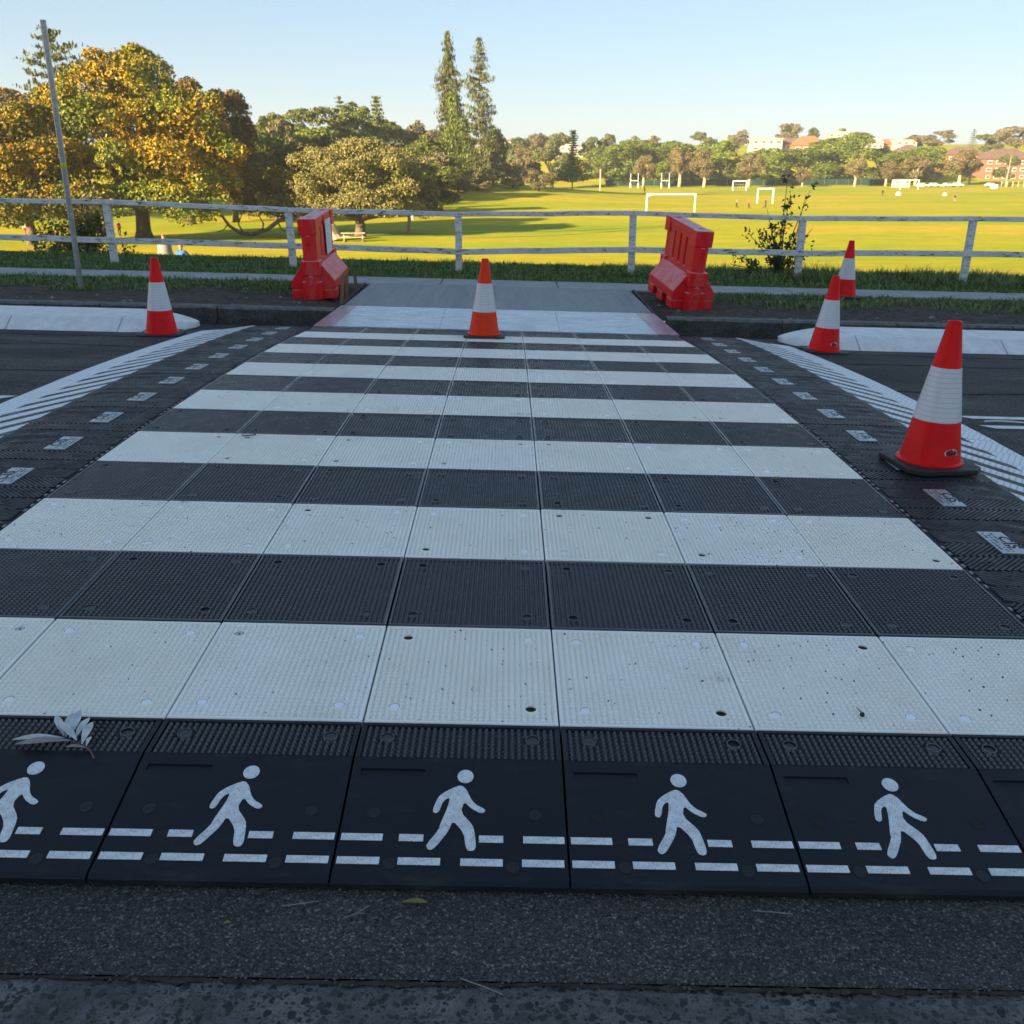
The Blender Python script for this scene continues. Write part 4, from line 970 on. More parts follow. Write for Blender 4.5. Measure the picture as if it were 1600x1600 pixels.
conifer('thin', 12, lambda t: .8*(1-t)+.2, 'leaf_conifer', 16, .028, 0, .35, 11, sparse=.2)
conifer('palm', 1+2, lambda t: .9, 'leaf_dark', 30, .06, .4, .8, 12)
# ivy-grown foot of the left conifer
lb = [(.0, 0, .2, .30, .30, .2), (-.05, 0, .45, .26, .26, .22), (.1, .05, .62, .22, .22, .18), (-.02, 0, .82, .16, .16, .2), (.22, 0, .40, .22, .2, .2)]
P, D = crown_pts(lb, 5200); PROTO['vine'] = [(trunk_me('trunk', 'bark_grey', lb, fork=.3, r0=.02), leaf_cloud(P, D, .020, 'leaf_row', 'crown', .5))]
lb = broad_lobes(12, .5, .34, .34, (.15, .22), 77, 1.2, .0); P, D = crown_pts(lb, 4200); PROTO['dark'] = [(trunk_me('trunk', 'bark_grey', lb), leaf_cloud(P, D, .030, 'leaf_dark', 'crown', .4))]

# ------------------------------------------------------------------ the big figs and paperbarks near the road
def hero(name, label, x, y, h, w, lobes, n, size, leafm, barkm, fork, r0, limbs, seed, group=None):
    t = thing(name, label, 'tree', (x, y, float(H(x, y))-.1), 0, group)
    L = [(a*w, b*w, c*h, d_*w, e*w, f*h) for a, b, c, d_, e, f in lobes]
    P, D = crown_pts(clumpy(L, 4, .40, seed), n, .16, .2)
    # leaves grow in rosettes: each point becomes a small star of leaves
    k = 3; P2 = np.repeat(P, k, 0)+rng.normal(size=(len(P)*k, 3))*size*.55; D2 = np.repeat(D, k, 0)
    link('crown', leaf_cloud(P2, D2, size, leafm, 'crown', .55, .55), t)
    g = random.Random(seed); mb = MB(); fk = fork*h
    mb.tube([(0, 0, -.2), (0, 0, fk*.25), (.1, 0, fk*.6), (0, 0, fk)], [r0*1.6, r0*1.1, r0, r0*.9], 10)
    for l in g.sample(L, min(limbs, len(L))):
        e = Vector(l[:3]); s = Vector((0, 0, fk*.9)); mid = s.lerp(e, .5)+Vector((g.uniform(-1, 1), g.uniform(-1, 1), g.uniform(-.6, .4)))
        mb.tube([s, s.lerp(mid, .5), mid, e+Vector((0, 0, l[5]*.4))], [r0*.6, r0*.5, r0*.34, r0*.1], 6, cap=False)
    link('trunk', mb.mesh('trunk', barkm, True), t); return t
A = [(-.02, 0, .84, .17, .17, .13), (.13, -.05, .83, .13, .13, .13), (-.16, 0, .80, .14, .14, .12), (-.30, -.05, .62, .16, .16, .14), (-.12, -.16, .62, .18, .18, .13), (.10, -.14, .60, .15, .15, .13), (.27, -.1, .62, .16, .16, .13), (.37, -.06, .50, .14, .14, .13),
     (-.38, 0, .42, .15, .15, .14), (-.20, -.22, .38, .17, .15, .13), (.02, -.24, .42, .16, .15, .12), (.22, -.22, .42, .17, .15, .13), (.38, -.12, .33, .13, .13, .11), (-.05, -.26, .22, .17, .13, .10), (.20, -.26, .24, .16, .13, .10), (-.27, -.22, .24, .15, .13, .11), (.40, -.02, .44, .12, .12, .12), (0, .15, .6, .3, .22, .25), (.47, -.05, .46, .08, .08, .08), (.30, -.26, .165, .12, .10, .075), (-.14, -.30, .165, .12, .10, .075), (-.40, -.12, .21, .13, .11, .09), (.10, -.05, .24, .2, .15, .09)]
hero('fig_tree', 'huge golden-leaved fig tree, tallest broad crown on the left behind the fence', -41.2, 107, 20.2, 23.5, A, 36000, .17, 'leaf_fig_gold', 'bark_grey', .22, .75, 14, 1, 'golden fig trees on the left')
B = [(0, 0, .80, .25, .25, .17), (-.25, 0, .64, .25, .25, .18), (.22, -.1, .60, .22, .22, .18), (-.05, -.22, .52, .25, .2, .17), (.3, -.1, .34, .2, .2, .15), (-.3, -.1, .34, .22, .2, .16), (0, -.25, .27, .24, .2, .14)]
hero('fig_tree', 'smaller orange-golden fig tree at the left edge in front of the others', -50.0, 99, 14.0, 14.5, B, 17000, .17, 'leaf_fig_gold', 'bark_grey', .2, .45, 6, 2, 'golden fig trees on the left')
Cc = [(0, 0, .80, .26, .26, .16), (-.28, 0, .70, .26, .26, .18), (.25, 0, .66, .24, .24, .18), (0, -.2, .55, .3, .25, .2), (-.3, -.1, .42, .25, .25, .2), (.3, -.1, .42, .25, .25, .2)]
hero('fig_tree', 'rusty brown fig tree behind the left-edge one, sloping crown against the sky', -76, 150, 19.0, 26.0, Cc, 14000, .22, 'leaf_fig_rust', 'bark_grey', .2, .5, 5, 3, 'golden fig trees on the left')
hero('fig_tree', 'rusty fig tree showing above the right shoulder of the huge golden one', -45.5, 137, 19.6, 15.0, Cc, 10000, .22, 'leaf_fig_rust', 'bark_grey', .25, .5, 5, 4, 'golden fig trees on the left')
hero('fig_tree', 'round rust-topped fig tree furthest right of the fig group on the skyline', -40.5, 142, 18.4, 9.5, B, 6000, .22, 'leaf_fig_rust', 'bark_grey', .25, .4, 5, 5, 'golden fig trees on the left')
Mm = [(0, 0, .82, .22, .22, .15), (-.25, -.05, .70, .22, .22, .17), (.25, -.05, .72, .22, .22, .16), (0, -.2, .60, .25, .2, .17), (-.33, -.1, .47, .19, .18, .16), (.33, -.1, .48, .19, .18, .16), (.05, -.25, .38, .22, .18, .14), (-.2, -.2, .33, .18, .16, .12), (.25, -.2, .30, .18, .16, .12), (-.42, 0, .30, .12, .12, .1), (.43, 0, .30, .12, .12, .1)]
hero('paperbark_tree', 'dark olive spreading tree right of the huge fig, mostly in its shade', -24.6, 113, 10.6, 13.2, Mm, 14000, .13, 'leaf_mel', 'bark_grey', .22, .4, 9, 6, 'olive paperbark trees above the picnic table')
hero('paperbark_tree', 'widest olive paperbark tree, its trunk behind the left red barrier', -17.2, 110, 11.4, 14.0, Mm, 16000, .13, 'leaf_mel', 'bark_grey', .2, .55, 10, 7, 'olive paperbark trees above the picnic table')
hero('paperbark_tree', 'thin straggly olive tree at the right end of the paperbarks, pale bare branches', -12.2, 117, 9.4, 8.0, Mm, 4200, .13, 'leaf_mel', 'bark_pale', .3, .22, 10, 8, 'olive paperbark trees above the picnic table')
t = thing('fallen_limb', 'low curved dark limb arching over the lawn under the paperbark trees', 'branch', (-29, 110, float(H(-29, 110))))
mb = MB(); mb.tube([(-4.2, 0, 2.6), (-3.2, -.4, 1.3), (-1.9, -.6, .45), (-.6, -.7, .35), (1.2, -.5, .9), (2.6, -.3, 1.9), (4.4, 0, 2.1), (7, .2, 2.5)], [.14, .18, .22, .24, .24, .24, .26, .3], 8)
mb.tube([(.6, -.6, .7), (.9, -1, 1.6), (.4, -1, 2.6)], [.14, .1, .06], 6); mb.tube([(-1.6, -.6, .5), (-2.0, -.9, 1.5), (-1.5, -.7, 2.7)], [.12, .09, .05], 6); mb.tube([(2.4, -.3, 1.7), (2.9, -.8, .9), (3.8, -.8, .5)], [.12, .08, .04], 6); mb.tube([(-3.4, -.3, 1.5), (-3.9, -.2, .9), (-4.8, -.3, .6)], [.1, .07, .03], 6); link('branch', mb.mesh('branch', 'bark_grey', True), t)

# ------------------------------------------------------------------ all the other trees
TREES = [
('arau', -62.9, 140, 24.8, 9.4, 'layered dark pine rising highest behind the figs by the bare pole'),
('pine', -40.7, 150, 17.5, 5.0, 'small dark pine at the right end of the figs on the skyline'),
('bush', -45.8, 190, 14.2, 13.5, 'flat-topped green tree just right of the small dark skyline pine'),
('cedar', -40.2, 205, 15.9, 16.4, 'spreading cedar with flat layered branches, left half of the ridge'),
('bush', -33.8, 215, 15.0, 15.2, 'dense green tree directly left of the pyramid-shaped one'),
('cone', -29.7, 225, 16.4, 9.6, 'dark green pyramid-shaped conifer on the ridge'),
('thin', -38.8, 230, 14.9, 5.9, 'thin open-crowned tree poking up left of the pyramid conifer'),
('bush', -34.7, 180, 13.4, 16.3, 'broad green tree under the spreading cedar'),
('bush', -28.9, 235, 11.7, 16.7, 'green tree sloping down right of the pyramid conifer'),
('brown', -22.1, 245, 12.9, 15.0, 'reddish-brown bare-twigged tree on the ridge left of the two tall conifers'),
('bush', -17.5, 200, 11.2, 14.3, 'green tree low on the slope left of the two tall conifers'),
('bush', -24.8, 185, 11.4, 14.4, 'mid-green tree behind the widest paperbark'),
('bush', -40.0, 165, 12.8, 10.7, 'green tree between the huge fig and the spreading cedar'),
('pale', -40.0, 170, 14.2, 8.8, 'pale fawn feathery tree right of the figs'),
('con', -13.6, 232, 31.4, 9.0, 'left and taller of the two tall narrow conifers'),
('con', -6.3, 226, 30.6, 9.8, 'right and darker of the two tall narrow conifers'),
('vine', -12.1, 227, 19.4, 10.2, 'bright green vine-covered growth at the foot of the left tall conifer'),
('pale', -17.2, 215, 7.5, 9.8, 'pale fawn shrub left of the foot of the tall conifers'),
('shr', -5.0, 240, 7.7, 14.1, 'wide fawn shrub behind the foot of the right tall conifer'),
('shr', -7.1, 222, 4.5, 10.2, 'low fawn shrub in front of the two tall conifers'),
('shr', 4.1, 262, 9.2, 10.2, 'pinkish brown rounded shrub right of the tall conifers'),
('shr', 7.4, 232, 5.3, 9.1, 'grey-brown shrub at the right end of the mound'),
('shr', 1.0, 238, 5.7, 9.4, 'olive-brown shrub second from the right on the mound'),
('dark', -3.8, 246, 12.6, 7.9, 'dark green bushy tree beside the foot of the right tall conifer'),
('norf', 17.3, 262, 14.3, 10.8, 'small star-topped Norfolk pine standing alone on the mound'),
('shr', -34.0, 140, 5.6, 9.0, 'low olive bush between the huge fig and the dark paperbark'),
('bush', -29.0, 150, 8.0, 11.0, 'mid-green bush behind the dark paperbark'),
('bush', -12.5, 165, 8.5, 12.0, 'green bush behind the right end of the paperbarks'),
('shr', -20.5, 190, 7.0, 12.0, 'fawn bush behind the thin straggly paperbark'),
('pale', -15.0, 196, 8.5, 10.0, 'pale feathery bush on the slope right of the paperbarks'),
('shr', -11.0, 212, 5.0, 9.0, 'low fawn bush left below the two tall conifers'),
('bk', 1.7, 430, 19.2, 16.7, 'dark far tree on the skyline just right of the tall conifers'),
('umb', 12.3, 450, 20.8, 18.0, 'domed brown tree on the skyline left of the Norfolk pine'),
('bk', 22.3, 440, 20.4, 17.0, 'skyline tree directly behind the Norfolk pine'),
('bk', 38.4, 450, 18.0, 14.5, 'rounded dark tree on the skyline right of the Norfolk pine'),
('bk', 45.6, 455, 19.1, 12.9, 'tall dark tree at the left end of the fig row skyline'),
('umb', 57.1, 460, 18.8, 14.8, 'open-crowned skyline tree above the left end of the fig row'),
('bk', 16.9, 380, 15.3, 22.2, 'broad grey-green tree left behind the Norfolk pine'),
('bk', 4.9, 360, 13.2, 18.7, 'grey-green tree behind the mound shrubs'),
('brown', 69.1, 470, 15.3, 18.2, 'brown tree behind the second fig of the far row'),
('row', 44.4, 405, 18.1, 26.2, 'first fig at the left end of the long green row across the field'),
('row', 68.8, 415, 17.0, 32.3, 'green fig of the far row behind the second and third pale trunks'),
('row', 89.0, 412, 16.5, 29.4, 'green fig of the far row left of the fourth round paperbark'),
('row', 106.0, 410, 14.6, 31.9, 'green fig of the far row right of the fourth round paperbark'),
('row', 124.9, 415, 14.2, 32.3, 'green fig of the far row below the white house'),
('row', 142.8, 418, 18.6, 35.1, 'tallest green fig of the far row, behind the sixth round paperbark'),
('row', 160.1, 415, 14.6, 29.6, 'green fig of the far row left of the white container'),
('row', 181.7, 425, 14.5, 27.6, 'last fig at the right end of the long green row'),
('row', 56.2, 418, 16.5, 24.4, 'green fig filling the row behind the first round paperbark'),
('row', 81.2, 420, 15.4, 24.5, 'green fig filling the row behind the third round paperbark'),
('pap', 53.2, 383, 12.0, 11.5, 'orange-tinged round paperbark with white trunk, first from the left'),
('pap', 68.3, 388, 14.6, 15.1, 'round brown paperbark with white trunk, second from the left'),
('pap', 77.8, 386, 13.8, 15.1, 'brown paperbark with forked white trunk, third from the left'),
('pap', 94.6, 382, 11.4, 13.9, 'egg-shaped brown paperbark with white trunk, fourth from the left'),
('pap', 116.2, 384, 7.1, 9.0, 'smallest round paperbark, fifth from the left, behind the fence shrub'),
('pap', 137.0, 384, 10.6, 11.5, 'round brown paperbark, sixth from the left'),
('pap', 151.5, 390, 9.2, 11.2, 'round brown paperbark, seventh from the left'),
('pap', 165.4, 395, 11.1, 14.9, 'brown paperbark behind the white container'),
('pap', 181.7, 392, 14.0, 15.3, 'large brown paperbark in front of the brick houses, last on the right'),
('bk', 102.4, 520, 13.2, 16.8, 'domed skyline tree left of the white house'),
('umb', 122.9, 530, 14.1, 16.4, 'windswept skyline tree next left to the white house'),
('umb', 159.3, 560, 17.3, 20.2, 'broad brown skyline tree rising right behind the white house'),
('palm', 172.5, 560, 12.9, 6.8, 'small palm tree on the skyline over the terracotta roofs'),
('umb', 192.8, 580, 14.1, 17.2, 'wispy tree over the tall white house'),
('bk', 199.9, 560, 11.2, 25.3, 'long low tree mass right of the tall white house'),
('umb', 223.8, 520, 14.1, 26.8, 'wide bare-branched brown skyline tree on the right'),
('bk', 219.3, 540, 9.7, 17.5, 'dark low tree left of the wide bare-branched one'),
('norf2', 263.4, 560, 12.0, 9.4, 'tiny distant pine on the right skyline'),
('bk', 264.0, 540, 10.9, 17.4, 'dark round tree beside the tiny distant pine'),
('umb', 258.1, 500, 18.2, 25.8, 'large rusty bare tree at the right edge of the skyline'),
('pap', 190.5, 402, 10.5, 11, 'brown tree in front of the middle of the brick flats'),
('bk', 204.5, 400, 11.5, 13, 'dark tree at the right edge beside the brick flats')]
cnt = {}
for kind, x, y, h, w, lab in TREES:
    k = cnt.get(kind, 0); cnt[kind] = k+1; tm, cm = PROTO[kind][k % len(PROTO[kind])]
    nm = {'con': 'conifer_tree', 'norf': 'norfolk_pine', 'norf2': 'pine_tree', 'arau': 'pine_tree', 'pine': 'pine_tree', 'cone': 'conifer_tree', 'cedar': 'cedar_tree', 'pap': 'paperbark_tree', 'row': 'fig_tree', 'shr': 'shrub', 'vine': 'vine_clump', 'palm': 'palm_tree'}.get(kind, 'tree')
    t = thing(nm, lab, {'shr': 'shrub', 'vine': 'shrub'}.get(kind, 'tree'), (x, y, float(H(x, y))-.15), k*2.4 if kind not in ('con',) else k*1.1,
              {'row': 'figs in the far row', 'pap': 'round paperbarks along the field edge', 'con': 'two tall narrow conifers'}.get(kind, 'trees beyond the lawn'))
    t.scale = (w*(.86 if kind == 'con' else 1), w*(.86 if kind == 'con' else 1), h*1.03); link('trunk', tm, t); link('crown', cm, t)

# ------------------------------------------------------------------ shrubs by the fence
def sapling(name, label, x, y, z, stems, n, size, leafm, seed, spread):
    g = random.Random(seed); t = thing(name, label, 'shrub', (x, y, z)); mb = MB(); P, D = [], []
    for (dx, dy, dz, nl) in stems:
        b = Vector((g.uniform(-.08, .08), g.uniform(-.06, .06), 0)); e = Vector((dx, dy, dz)); mid = b.lerp(e, .5)+Vector((g.uniform(-.06, .06), g.uniform(-.05, .05), .03))
        mb.tube([b, mid, e], [.012, .008, .003], 5, cap=False)
        for q in range(nl):
            u = g.uniform(.25, 1.04); p = (b.lerp(mid, u*2) if u < .5 else mid.lerp(e, u*2-1)); 
            c = p+Vector((g.gauss(0, spread), g.gauss(0, spread), g.gauss(0, spread)))
            for w_ in range(n): P.append(tuple(c+Vector((g.gauss(0, size), g.gauss(0, size), g.gauss(0, size*.8))))); D.append((g.gauss(0, 1), g.gauss(0, 1), .8))
    link('stems', mb.mesh('stems', 'bark_grey', True), t); link('leaves', leaf_cloud(np.array(P), np.array(D), size*1.15, leafm, 'leaves', .5, .45), t)
x0, y0 = 4.05, 11.75
sapling('shrub', 'leafy dark shrub growing through the fence right of the right barrier, one tall shoot', x0, y0, V(x0, y0)-.05,
        [(0, 0, 1.42, 16), (.05, 0, 1.15, 12), (.36, .1, 1.22, 9), (.30, .1, 1.12, 5), (-.24, .05, .98, 7), (-.38, 0, .72, 9), (-.5, 0, .66, 7), (-.3, -.1, .58, 14), (-.2, 0, .62, 16), (.1, -.1, .62, 12), (.32, 0, .60, 12), (.42, 0, .72, 8), (.45, -.1, .42, 8), (-.62, 0, .36, 10), (-.75, -.1, .24, 8), (-.5, -.2, .3, 12), (.2, -.1, .4, 14), (-.1, -.1, .45, 22), (-.05, 0, .3, 24), (0, 0, .85, 12), (-.12, .05, .78, 10)], 5, .028, 'leaf_shrub', 4, .035)
g_ = random.Random(9)
sapling('shrub', 'olive bush below the fence behind the foot of the leaning grey pole', -11.6, 24.0, float(H(-11.6, 24.0))-.2,
        [(g_.uniform(-1.3, 1.3), g_.uniform(-.6, .6), g_.uniform(.7, 2.6), 26) for k in range(34)], 5, .055, 'leaf_mel', 5, .14)

# ------------------------------------------------------------------ park furniture
def on_lawn(x, y): return float(H(x, y))
def goal(label, x, y, w, h, r=.08, rz=0):
    t = thing('goal', label, 'goal', (x, y, on_lawn(x, y)), rz, 'white goal frames on the field')
    for s_ in (-1, 1): link('goal_post', MB().tube([(s_*w/2, 0, -.1), (s_*w/2, 0, h-r)], r, 8).mesh('goal_post', 'goal_white'), t)
    link('crossbar', MB().tube([(-w/2-r, 0, h), (w/2+r, 0, h)], r*1.02, 8).mesh('crossbar', 'goal_white'), t); return t
goal('largest white goal frame, nearest, left behind the right barrier', 28.7, 169, 8.5, 2.95, .13)
goal('white goal frame right of the three walkers, left of the fence shrub', 55.8, 209, 3.35, 3.0, .15)
t = goal('small far white goal with a net, in front of the fourth paperbark', 78.7, 330, 4.6, 3.0, .16)
nb = MB()
for k in range(6): nb.tube([(-2.2+k*.88, .1, 2.9), (-2.2+k*.88, 1.6, .1)], .03, 4)
for k in range(4): nb.tube([(-2.3, .1+k*.5, 2.8-k*.9), (2.3, .1+k*.5, 2.8-k*.9)], .03, 4)
link('net', nb.mesh('net', 'net_grey'), t)
def rugby(label, x, y):
    t = thing('rugby_posts', label, 'goal posts', (x, y, on_lawn(x, y)), 0, 'rugby posts at the far end')
    for s_ in (-1, 1): link('upright', MB().tube([(s_*1.5, 0, -.1), (s_*1.5, 0, 5.4)], .085, 6).mesh('upright', 'goal_white'), t); link('pad', MB().box(s_*1.5-.22, s_*1.5+.22, -.22, .22, 0, 1.6).mesh('pad', 'goal_white'), t)
    link('crossbar', MB().tube([(-1.4, 0, 2.6), (1.4, 0, 2.6)], .12, 6).mesh('crossbar', 'goal_white'), t)
rugby('white rugby posts left of the first round paperbark', 49.2, 380); rugby('white rugby posts right of the first round paperbark', 60.5, 375)
for x, y, h, lab in ((27.5, 290, 6.2, 'pale bare post on the mound right of the Norfolk pine'), (8.9, 300, 5.0, 'pale bare post right of the mound shrubs')):
    t = tag(link('post', MB().tube([(0, 0, -.2), (0, 0, h)], .22, 8).mesh('post', 'bark_pale'), None, None, (x, y, on_lawn(x, y))), lab, 'post', 'bare posts beyond the mound')
gf = thing('fence', 'low dark green fence under the long row of figs across the field', 'fence')
for k in range(23):
    x0 = 40+k*5; y_ = 400; g = on_lawn(x0+2.5, y_)
    link('panel', MB().box(x0+.06, x0+4.94, y_, y_+.06, g+.1, g+2.3).mesh('panel', 'green_mesh'), gf)
    link('post', MB().tube([(x0, y_+.03, g-.1), (x0, y_+.03, g+2.4)], .05, 6).mesh('post', 'galvanised_steel'), gf)
# container and field goal in front
t = thing('container', 'white container with small windows at the far side of the field', 'container', (146.0, 360, on_lawn(146, 360)))
bevel(link('shell', MB().box(-3.0, 3.0, 0, 2.4, .1, 2.9).mesh('shell', 'render_white'), t), .05, 1)
for xx in (-1.8, 1.9): link('window', MB().box(xx-.35, xx+.35, -.05, .0, 1.6, 2.3).mesh('window', 'window_glass'), t)
goal('white goal frame in front of the white container', 138.5, 335, 6.2, 3.0, .15)
def car(label, x, y, rz, m, s=1.0):
    t = thing('car', label, 'car', (x, y, on_lawn(x, y)+.02), rz, 'cars parked along the far side of the field')
    b = MB(); pr_ = [(-2.1, .35), (2.15, .35), (2.2, .75), (1.3, .92), (.7, 1.42), (-1.2, 1.45), (-1.9, .98), (-2.15, .9)]
    n = 8; b.add([(px, -.85, pz) for px, pz in pr_]+[(px, .85, pz) for px, pz in pr_], [tuple(range(n)), tuple(range(2*n-1, n-1, -1))]+[(k, n+k, n+(k+1) % n, (k+1) % n) for k in range(n)])
    bevel(link('body', b.mesh('body', m), t), .09, 2)
    for s_ in (-1, 1):
        link('window', MB().add([(px, s_*.862, pz) for px, pz in [(-1.5, .98), (1.05, .98), (.62, 1.34), (-1.1, 1.37)]], [(0, 1, 2, 3) if s_ < 0 else (3, 2, 1, 0)]).mesh('window', 'window_glass'), t)
        for px in (-1.35, 1.35):
            w = MB(); w.tube([(px, s_*.72, .33), (px, s_*.88, .33)], .33, 12); link('wheel', w.mesh('wheel', 'tyre'), t)
for k, (x, y, m_, lab) in enumerate(((158.5, 372, 'car_white', 'white car parked right next to the white container'), (163.6, 373, 'car_white', 'second white car parked right of the container'), (168.4, 372, 'car_white', 'third white car parked right of the container'), (173.0, 374, 'car_white', 'last white car of the row by the container'), (199.0, 362, 'car_white', 'white car parked at the right edge of the field'), (184.5, 371, 'car_white', 'white car half hidden by the right end paperbark'), (193.5, 378, 'car_dark', 'dark car in the shade of the brick flats'))):
    car(lab, x, y, .1*((k*7) % 5-2), m_)
for k in range(9):
    x = 186+k*2.1; tag(link('bollard', MB().tube([(0, 0, -.1), (0, 0, 2.0)], .16, 6).mesh('bollard', 'bark_pale'), None, None, (x, 366, on_lawn(x, 366))), ['first', 'second', 'third', 'fourth', 'fifth', 'sixth', 'seventh', 'eighth', 'ninth'][k]+' pale post from the left in the row along the far car park', 'bollard', 'posts along the far car park')
for x, y, h, lab in ((189.5, 370, 11, 'tall pale light pole before the green-netted part of the brick flats'), (201.0, 372, 8, 'light pole at the right edge by the white car')):
    tag(link('light_pole', MB().tube([(0, 0, -.2), (.4, 0, h)], [.2, .12], 6).mesh('light_pole', 'bark_pale'), None, None, (x, y, on_lawn(x, y))), lab, 'pole')
t = tag(link('tent', MB().lathe([(1.3, 0), (1.25, .5), (.8, 1.05), (.1, 1.25)], 14).mesh('tent', 'cloth_white', True), None, None, (172.0, 343, on_lawn(172, 343))), 'small pale dome tent on the far right of the field', 'tent')
t = thing('picnic_table', 'timber picnic table under the widest paperbark tree', 'table', (-16.9, 103, on_lawn(-16.9, 103)), .1)
link('table_top', MB().box(-1.3, 1.3, -.4, .4, .82, .92).mesh('table_top', 'bark_pale'), t)
for yy in (-.8, .8): link('bench', MB().box(-1.3, 1.3, yy-.15, yy+.15, .45, .52).mesh('bench', 'bark_pale'), t)
for xx in (-1.0, 1.0): link('leg', MB().box(xx-.06, xx+.06, -.7, .7, .02, .10).box(xx-.06, xx+.06, -.1, .1, .1, .82).mesh('leg', 'bark_pale'), t)
t = tag(link('tree_stump', MB().lathe([(1.25, 0), (.95, .5), (.85, 1.5), (.7, 2.0)], 12).mesh('tree_stump', 'bark_pale'), None, None, (-19.4, 104.5, on_lawn(-19.4, 104.5))), 'orange-brown sunlit trunk stump left of the picnic table', 'stump'); t.rotation_euler = (0, -.3, 0)
tag(link('urn', MB().lathe([(.35, 0), (.25, .3), (.3, 1.3), (.75, 1.9), (.75, 2.2)], 14).mesh('urn', 'render_white'), None, None, (-14.6, 146, on_lawn(-14.6, 146))), 'white bird bath on the lawn right of the paperbarks', 'bird bath')

# ------------------------------------------------------------------ people
def skin_obj(name, pts, edges, radii, m, parent, sub=1):
    me = bpy.data.meshes.new(name); me.from_pydata(pts, edges, []); me.materials.append(MATS[m]); o = link(name, me, parent)
    md = o.modifiers.new('skin', 'SKIN'); md.use_smooth_shade = True
    for v_, r_ in zip(me.skin_vertices[0].data, radii): v_.radius = (r_, r_)
    me.skin_vertices[0].data[0].use_root = True
    s = o.modifiers.new('sub', 'SUBSURF'); s.levels = sub; s.render_levels = sub; return o
def person(label, x, y, z, rz, top, legs, hair='hair_dark', pose='stand', stride=.12, s=1.0, group='people in the park'):
    t = thing('person', label, 'person', (x, y, z), rz, group); t.scale = (s, s, s)
    if pose == 'sit':
        hip, hd = .12, .88
        lg = [(0, 0, .14), (.11, -.02, .12), (.2, -.38, .32), (.16, -.62, .06), (-.11, -.02, .12), (-.2, -.36, .3), (-.16, -.6, .06)]
        ed = [(0, 1), (1, 2), (2, 3), (0, 4), (4, 5), (5, 6)]; lr = [.13, .1, .075, .05, .1, .075, .05]
        arm = [(0, .0, .15), (0, .02, .36), (0, .0, .54), (.18, 0, .52), (.25, -.12, .34), (.18, -.3, .26), (-.18, 0, .52), (-.25, -.12, .34), (-.18, -.3, .26)]; hz = .60
    else:
        lg = [(0, 0, .94), (.1, 0, .88), (.11, -stride*.4, .48), (.1, stride*.3, .06), (-.1, 0, .88), (-.11, stride*.5, .48), (-.1, -stride, .06)]
        ed = [(0, 1), (1, 2), (2, 3), (0, 4), (4, 5), (5, 6)]; lr = [.13, .10, .07, .05, .10, .07, .05]
        arm = [(0, 0, .95), (0, 0, 1.18), (0, 0, 1.40), (.19, 0, 1.40), (.25, .03, 1.13), (.23, -.1, .90), (-.19, 0, 1.40), (-.25, .03, 1.13), (-.23, -.1, .90)]; hz = 1.45
    ar = [.13, .15, .15, .08, .055, .045, .08, .055, .045]; ae = [(0, 1), (1, 2), (2, 3), (3, 4), (4, 5), (2, 6), (6, 7), (7, 8)]
    skin_obj('shirt', arm, ae, ar, top, t); skin_obj('trousers', lg, ed, lr, legs, t)
    hp = [(0, 0, hz-.06), (0, -.005, hz+.04), (0, -.02, hz+.16), (0, -.01, hz+.25)]; skin_obj('head', hp, [(0, 1), (1, 2), (2, 3)], [.06, .055, .10, .07], 'skin', t, 2)
    skin_obj('hair', [(0, .025, hz+.16), (0, .02, hz+.27)], [(0, 1)], [.10, .085], hair, t, 2)
    hands = MB()
    for q in (5, 8):
        a = Vector(arm[q]); hands.tube([a, a+Vector((0, -.05, -.06)), a+Vector((0, -.07, -.13))], [.04, .045, .02], 6)
    link('hands', hands.mesh('hands', 'skin', True), t)
    if pose != 'sit':
        sh2 = MB()
        for q in (3, 6): a = lg[q]; sh2.box(a[0]-.05, a[0]+.05, a[1]-.18, a[1]+.08, a[2]-.06, a[2]+.03)
        bevel(link('shoes', sh2.mesh('shoes', 'cloth_dark'), t), .03, 2)
    return t
P_ = lambda x, y: on_lawn(x, y)
y1 = 37; x1 = -13.9
person('person in a pale beige coat on the slope beside the one in blue', x1, y1, on_lawn(x1, y1), R(185), 'cloth_beige', 'cloth_beige', 'hair_tan', s=.98)
cm = MB(); cm.lathe([(.42, .45), (.36, .8), (.28, 1.1), (.22, 1.38), (.1, 1.46)], 14, 0); link('coat', cm.mesh('coat', 'cloth_beige', True), bpy.data.objects['person'])
person('person in a blue patterned top sitting on the slope below the fence', -11.2, 31, on_lawn(-11.2, 31)+.2, R(150), 'cloth_blue', 'cloth_blue', 'hair_tan', 'sit')
tag(link('ball', MB().lathe([(.001, 0), (.13, .06), (.18, .18), (.13, .30), (.001, .36)], 14).mesh('ball', 'ball_yellow', True), None, None, (-12.35, 33, on_lawn(-12.35, 33))), 'yellow ball beside the two people on the slope', 'ball')
for x, y, top, legs, lab, rz, st_ in ((-46.6, 113.5, 'cloth_red', 'cloth_dark', 'person in a dark red top standing just left of the huge fig trunk', 1, .1), (-49.1, 114.5, 'cloth_dark', 'cloth_dark', 'person in black standing left of the fence post near the fig', 2, .1), (-50.3, 115, 'cloth_white', 'cloth_dark', 'person in white top and dark trousers in the group left of the fig', .5, .1), (-51.5, 114, 'cloth_white', 'cloth_beige', 'person in white at the right side of the leaning pole', 2.6, .15), (-57.5, 113, 'cloth_white', 'cloth_red', 'person farthest left of the group, white top and reddish trousers', .3, .1)):
    person(lab, x, y, P_(x, y), rz, top, legs, stride=st_)
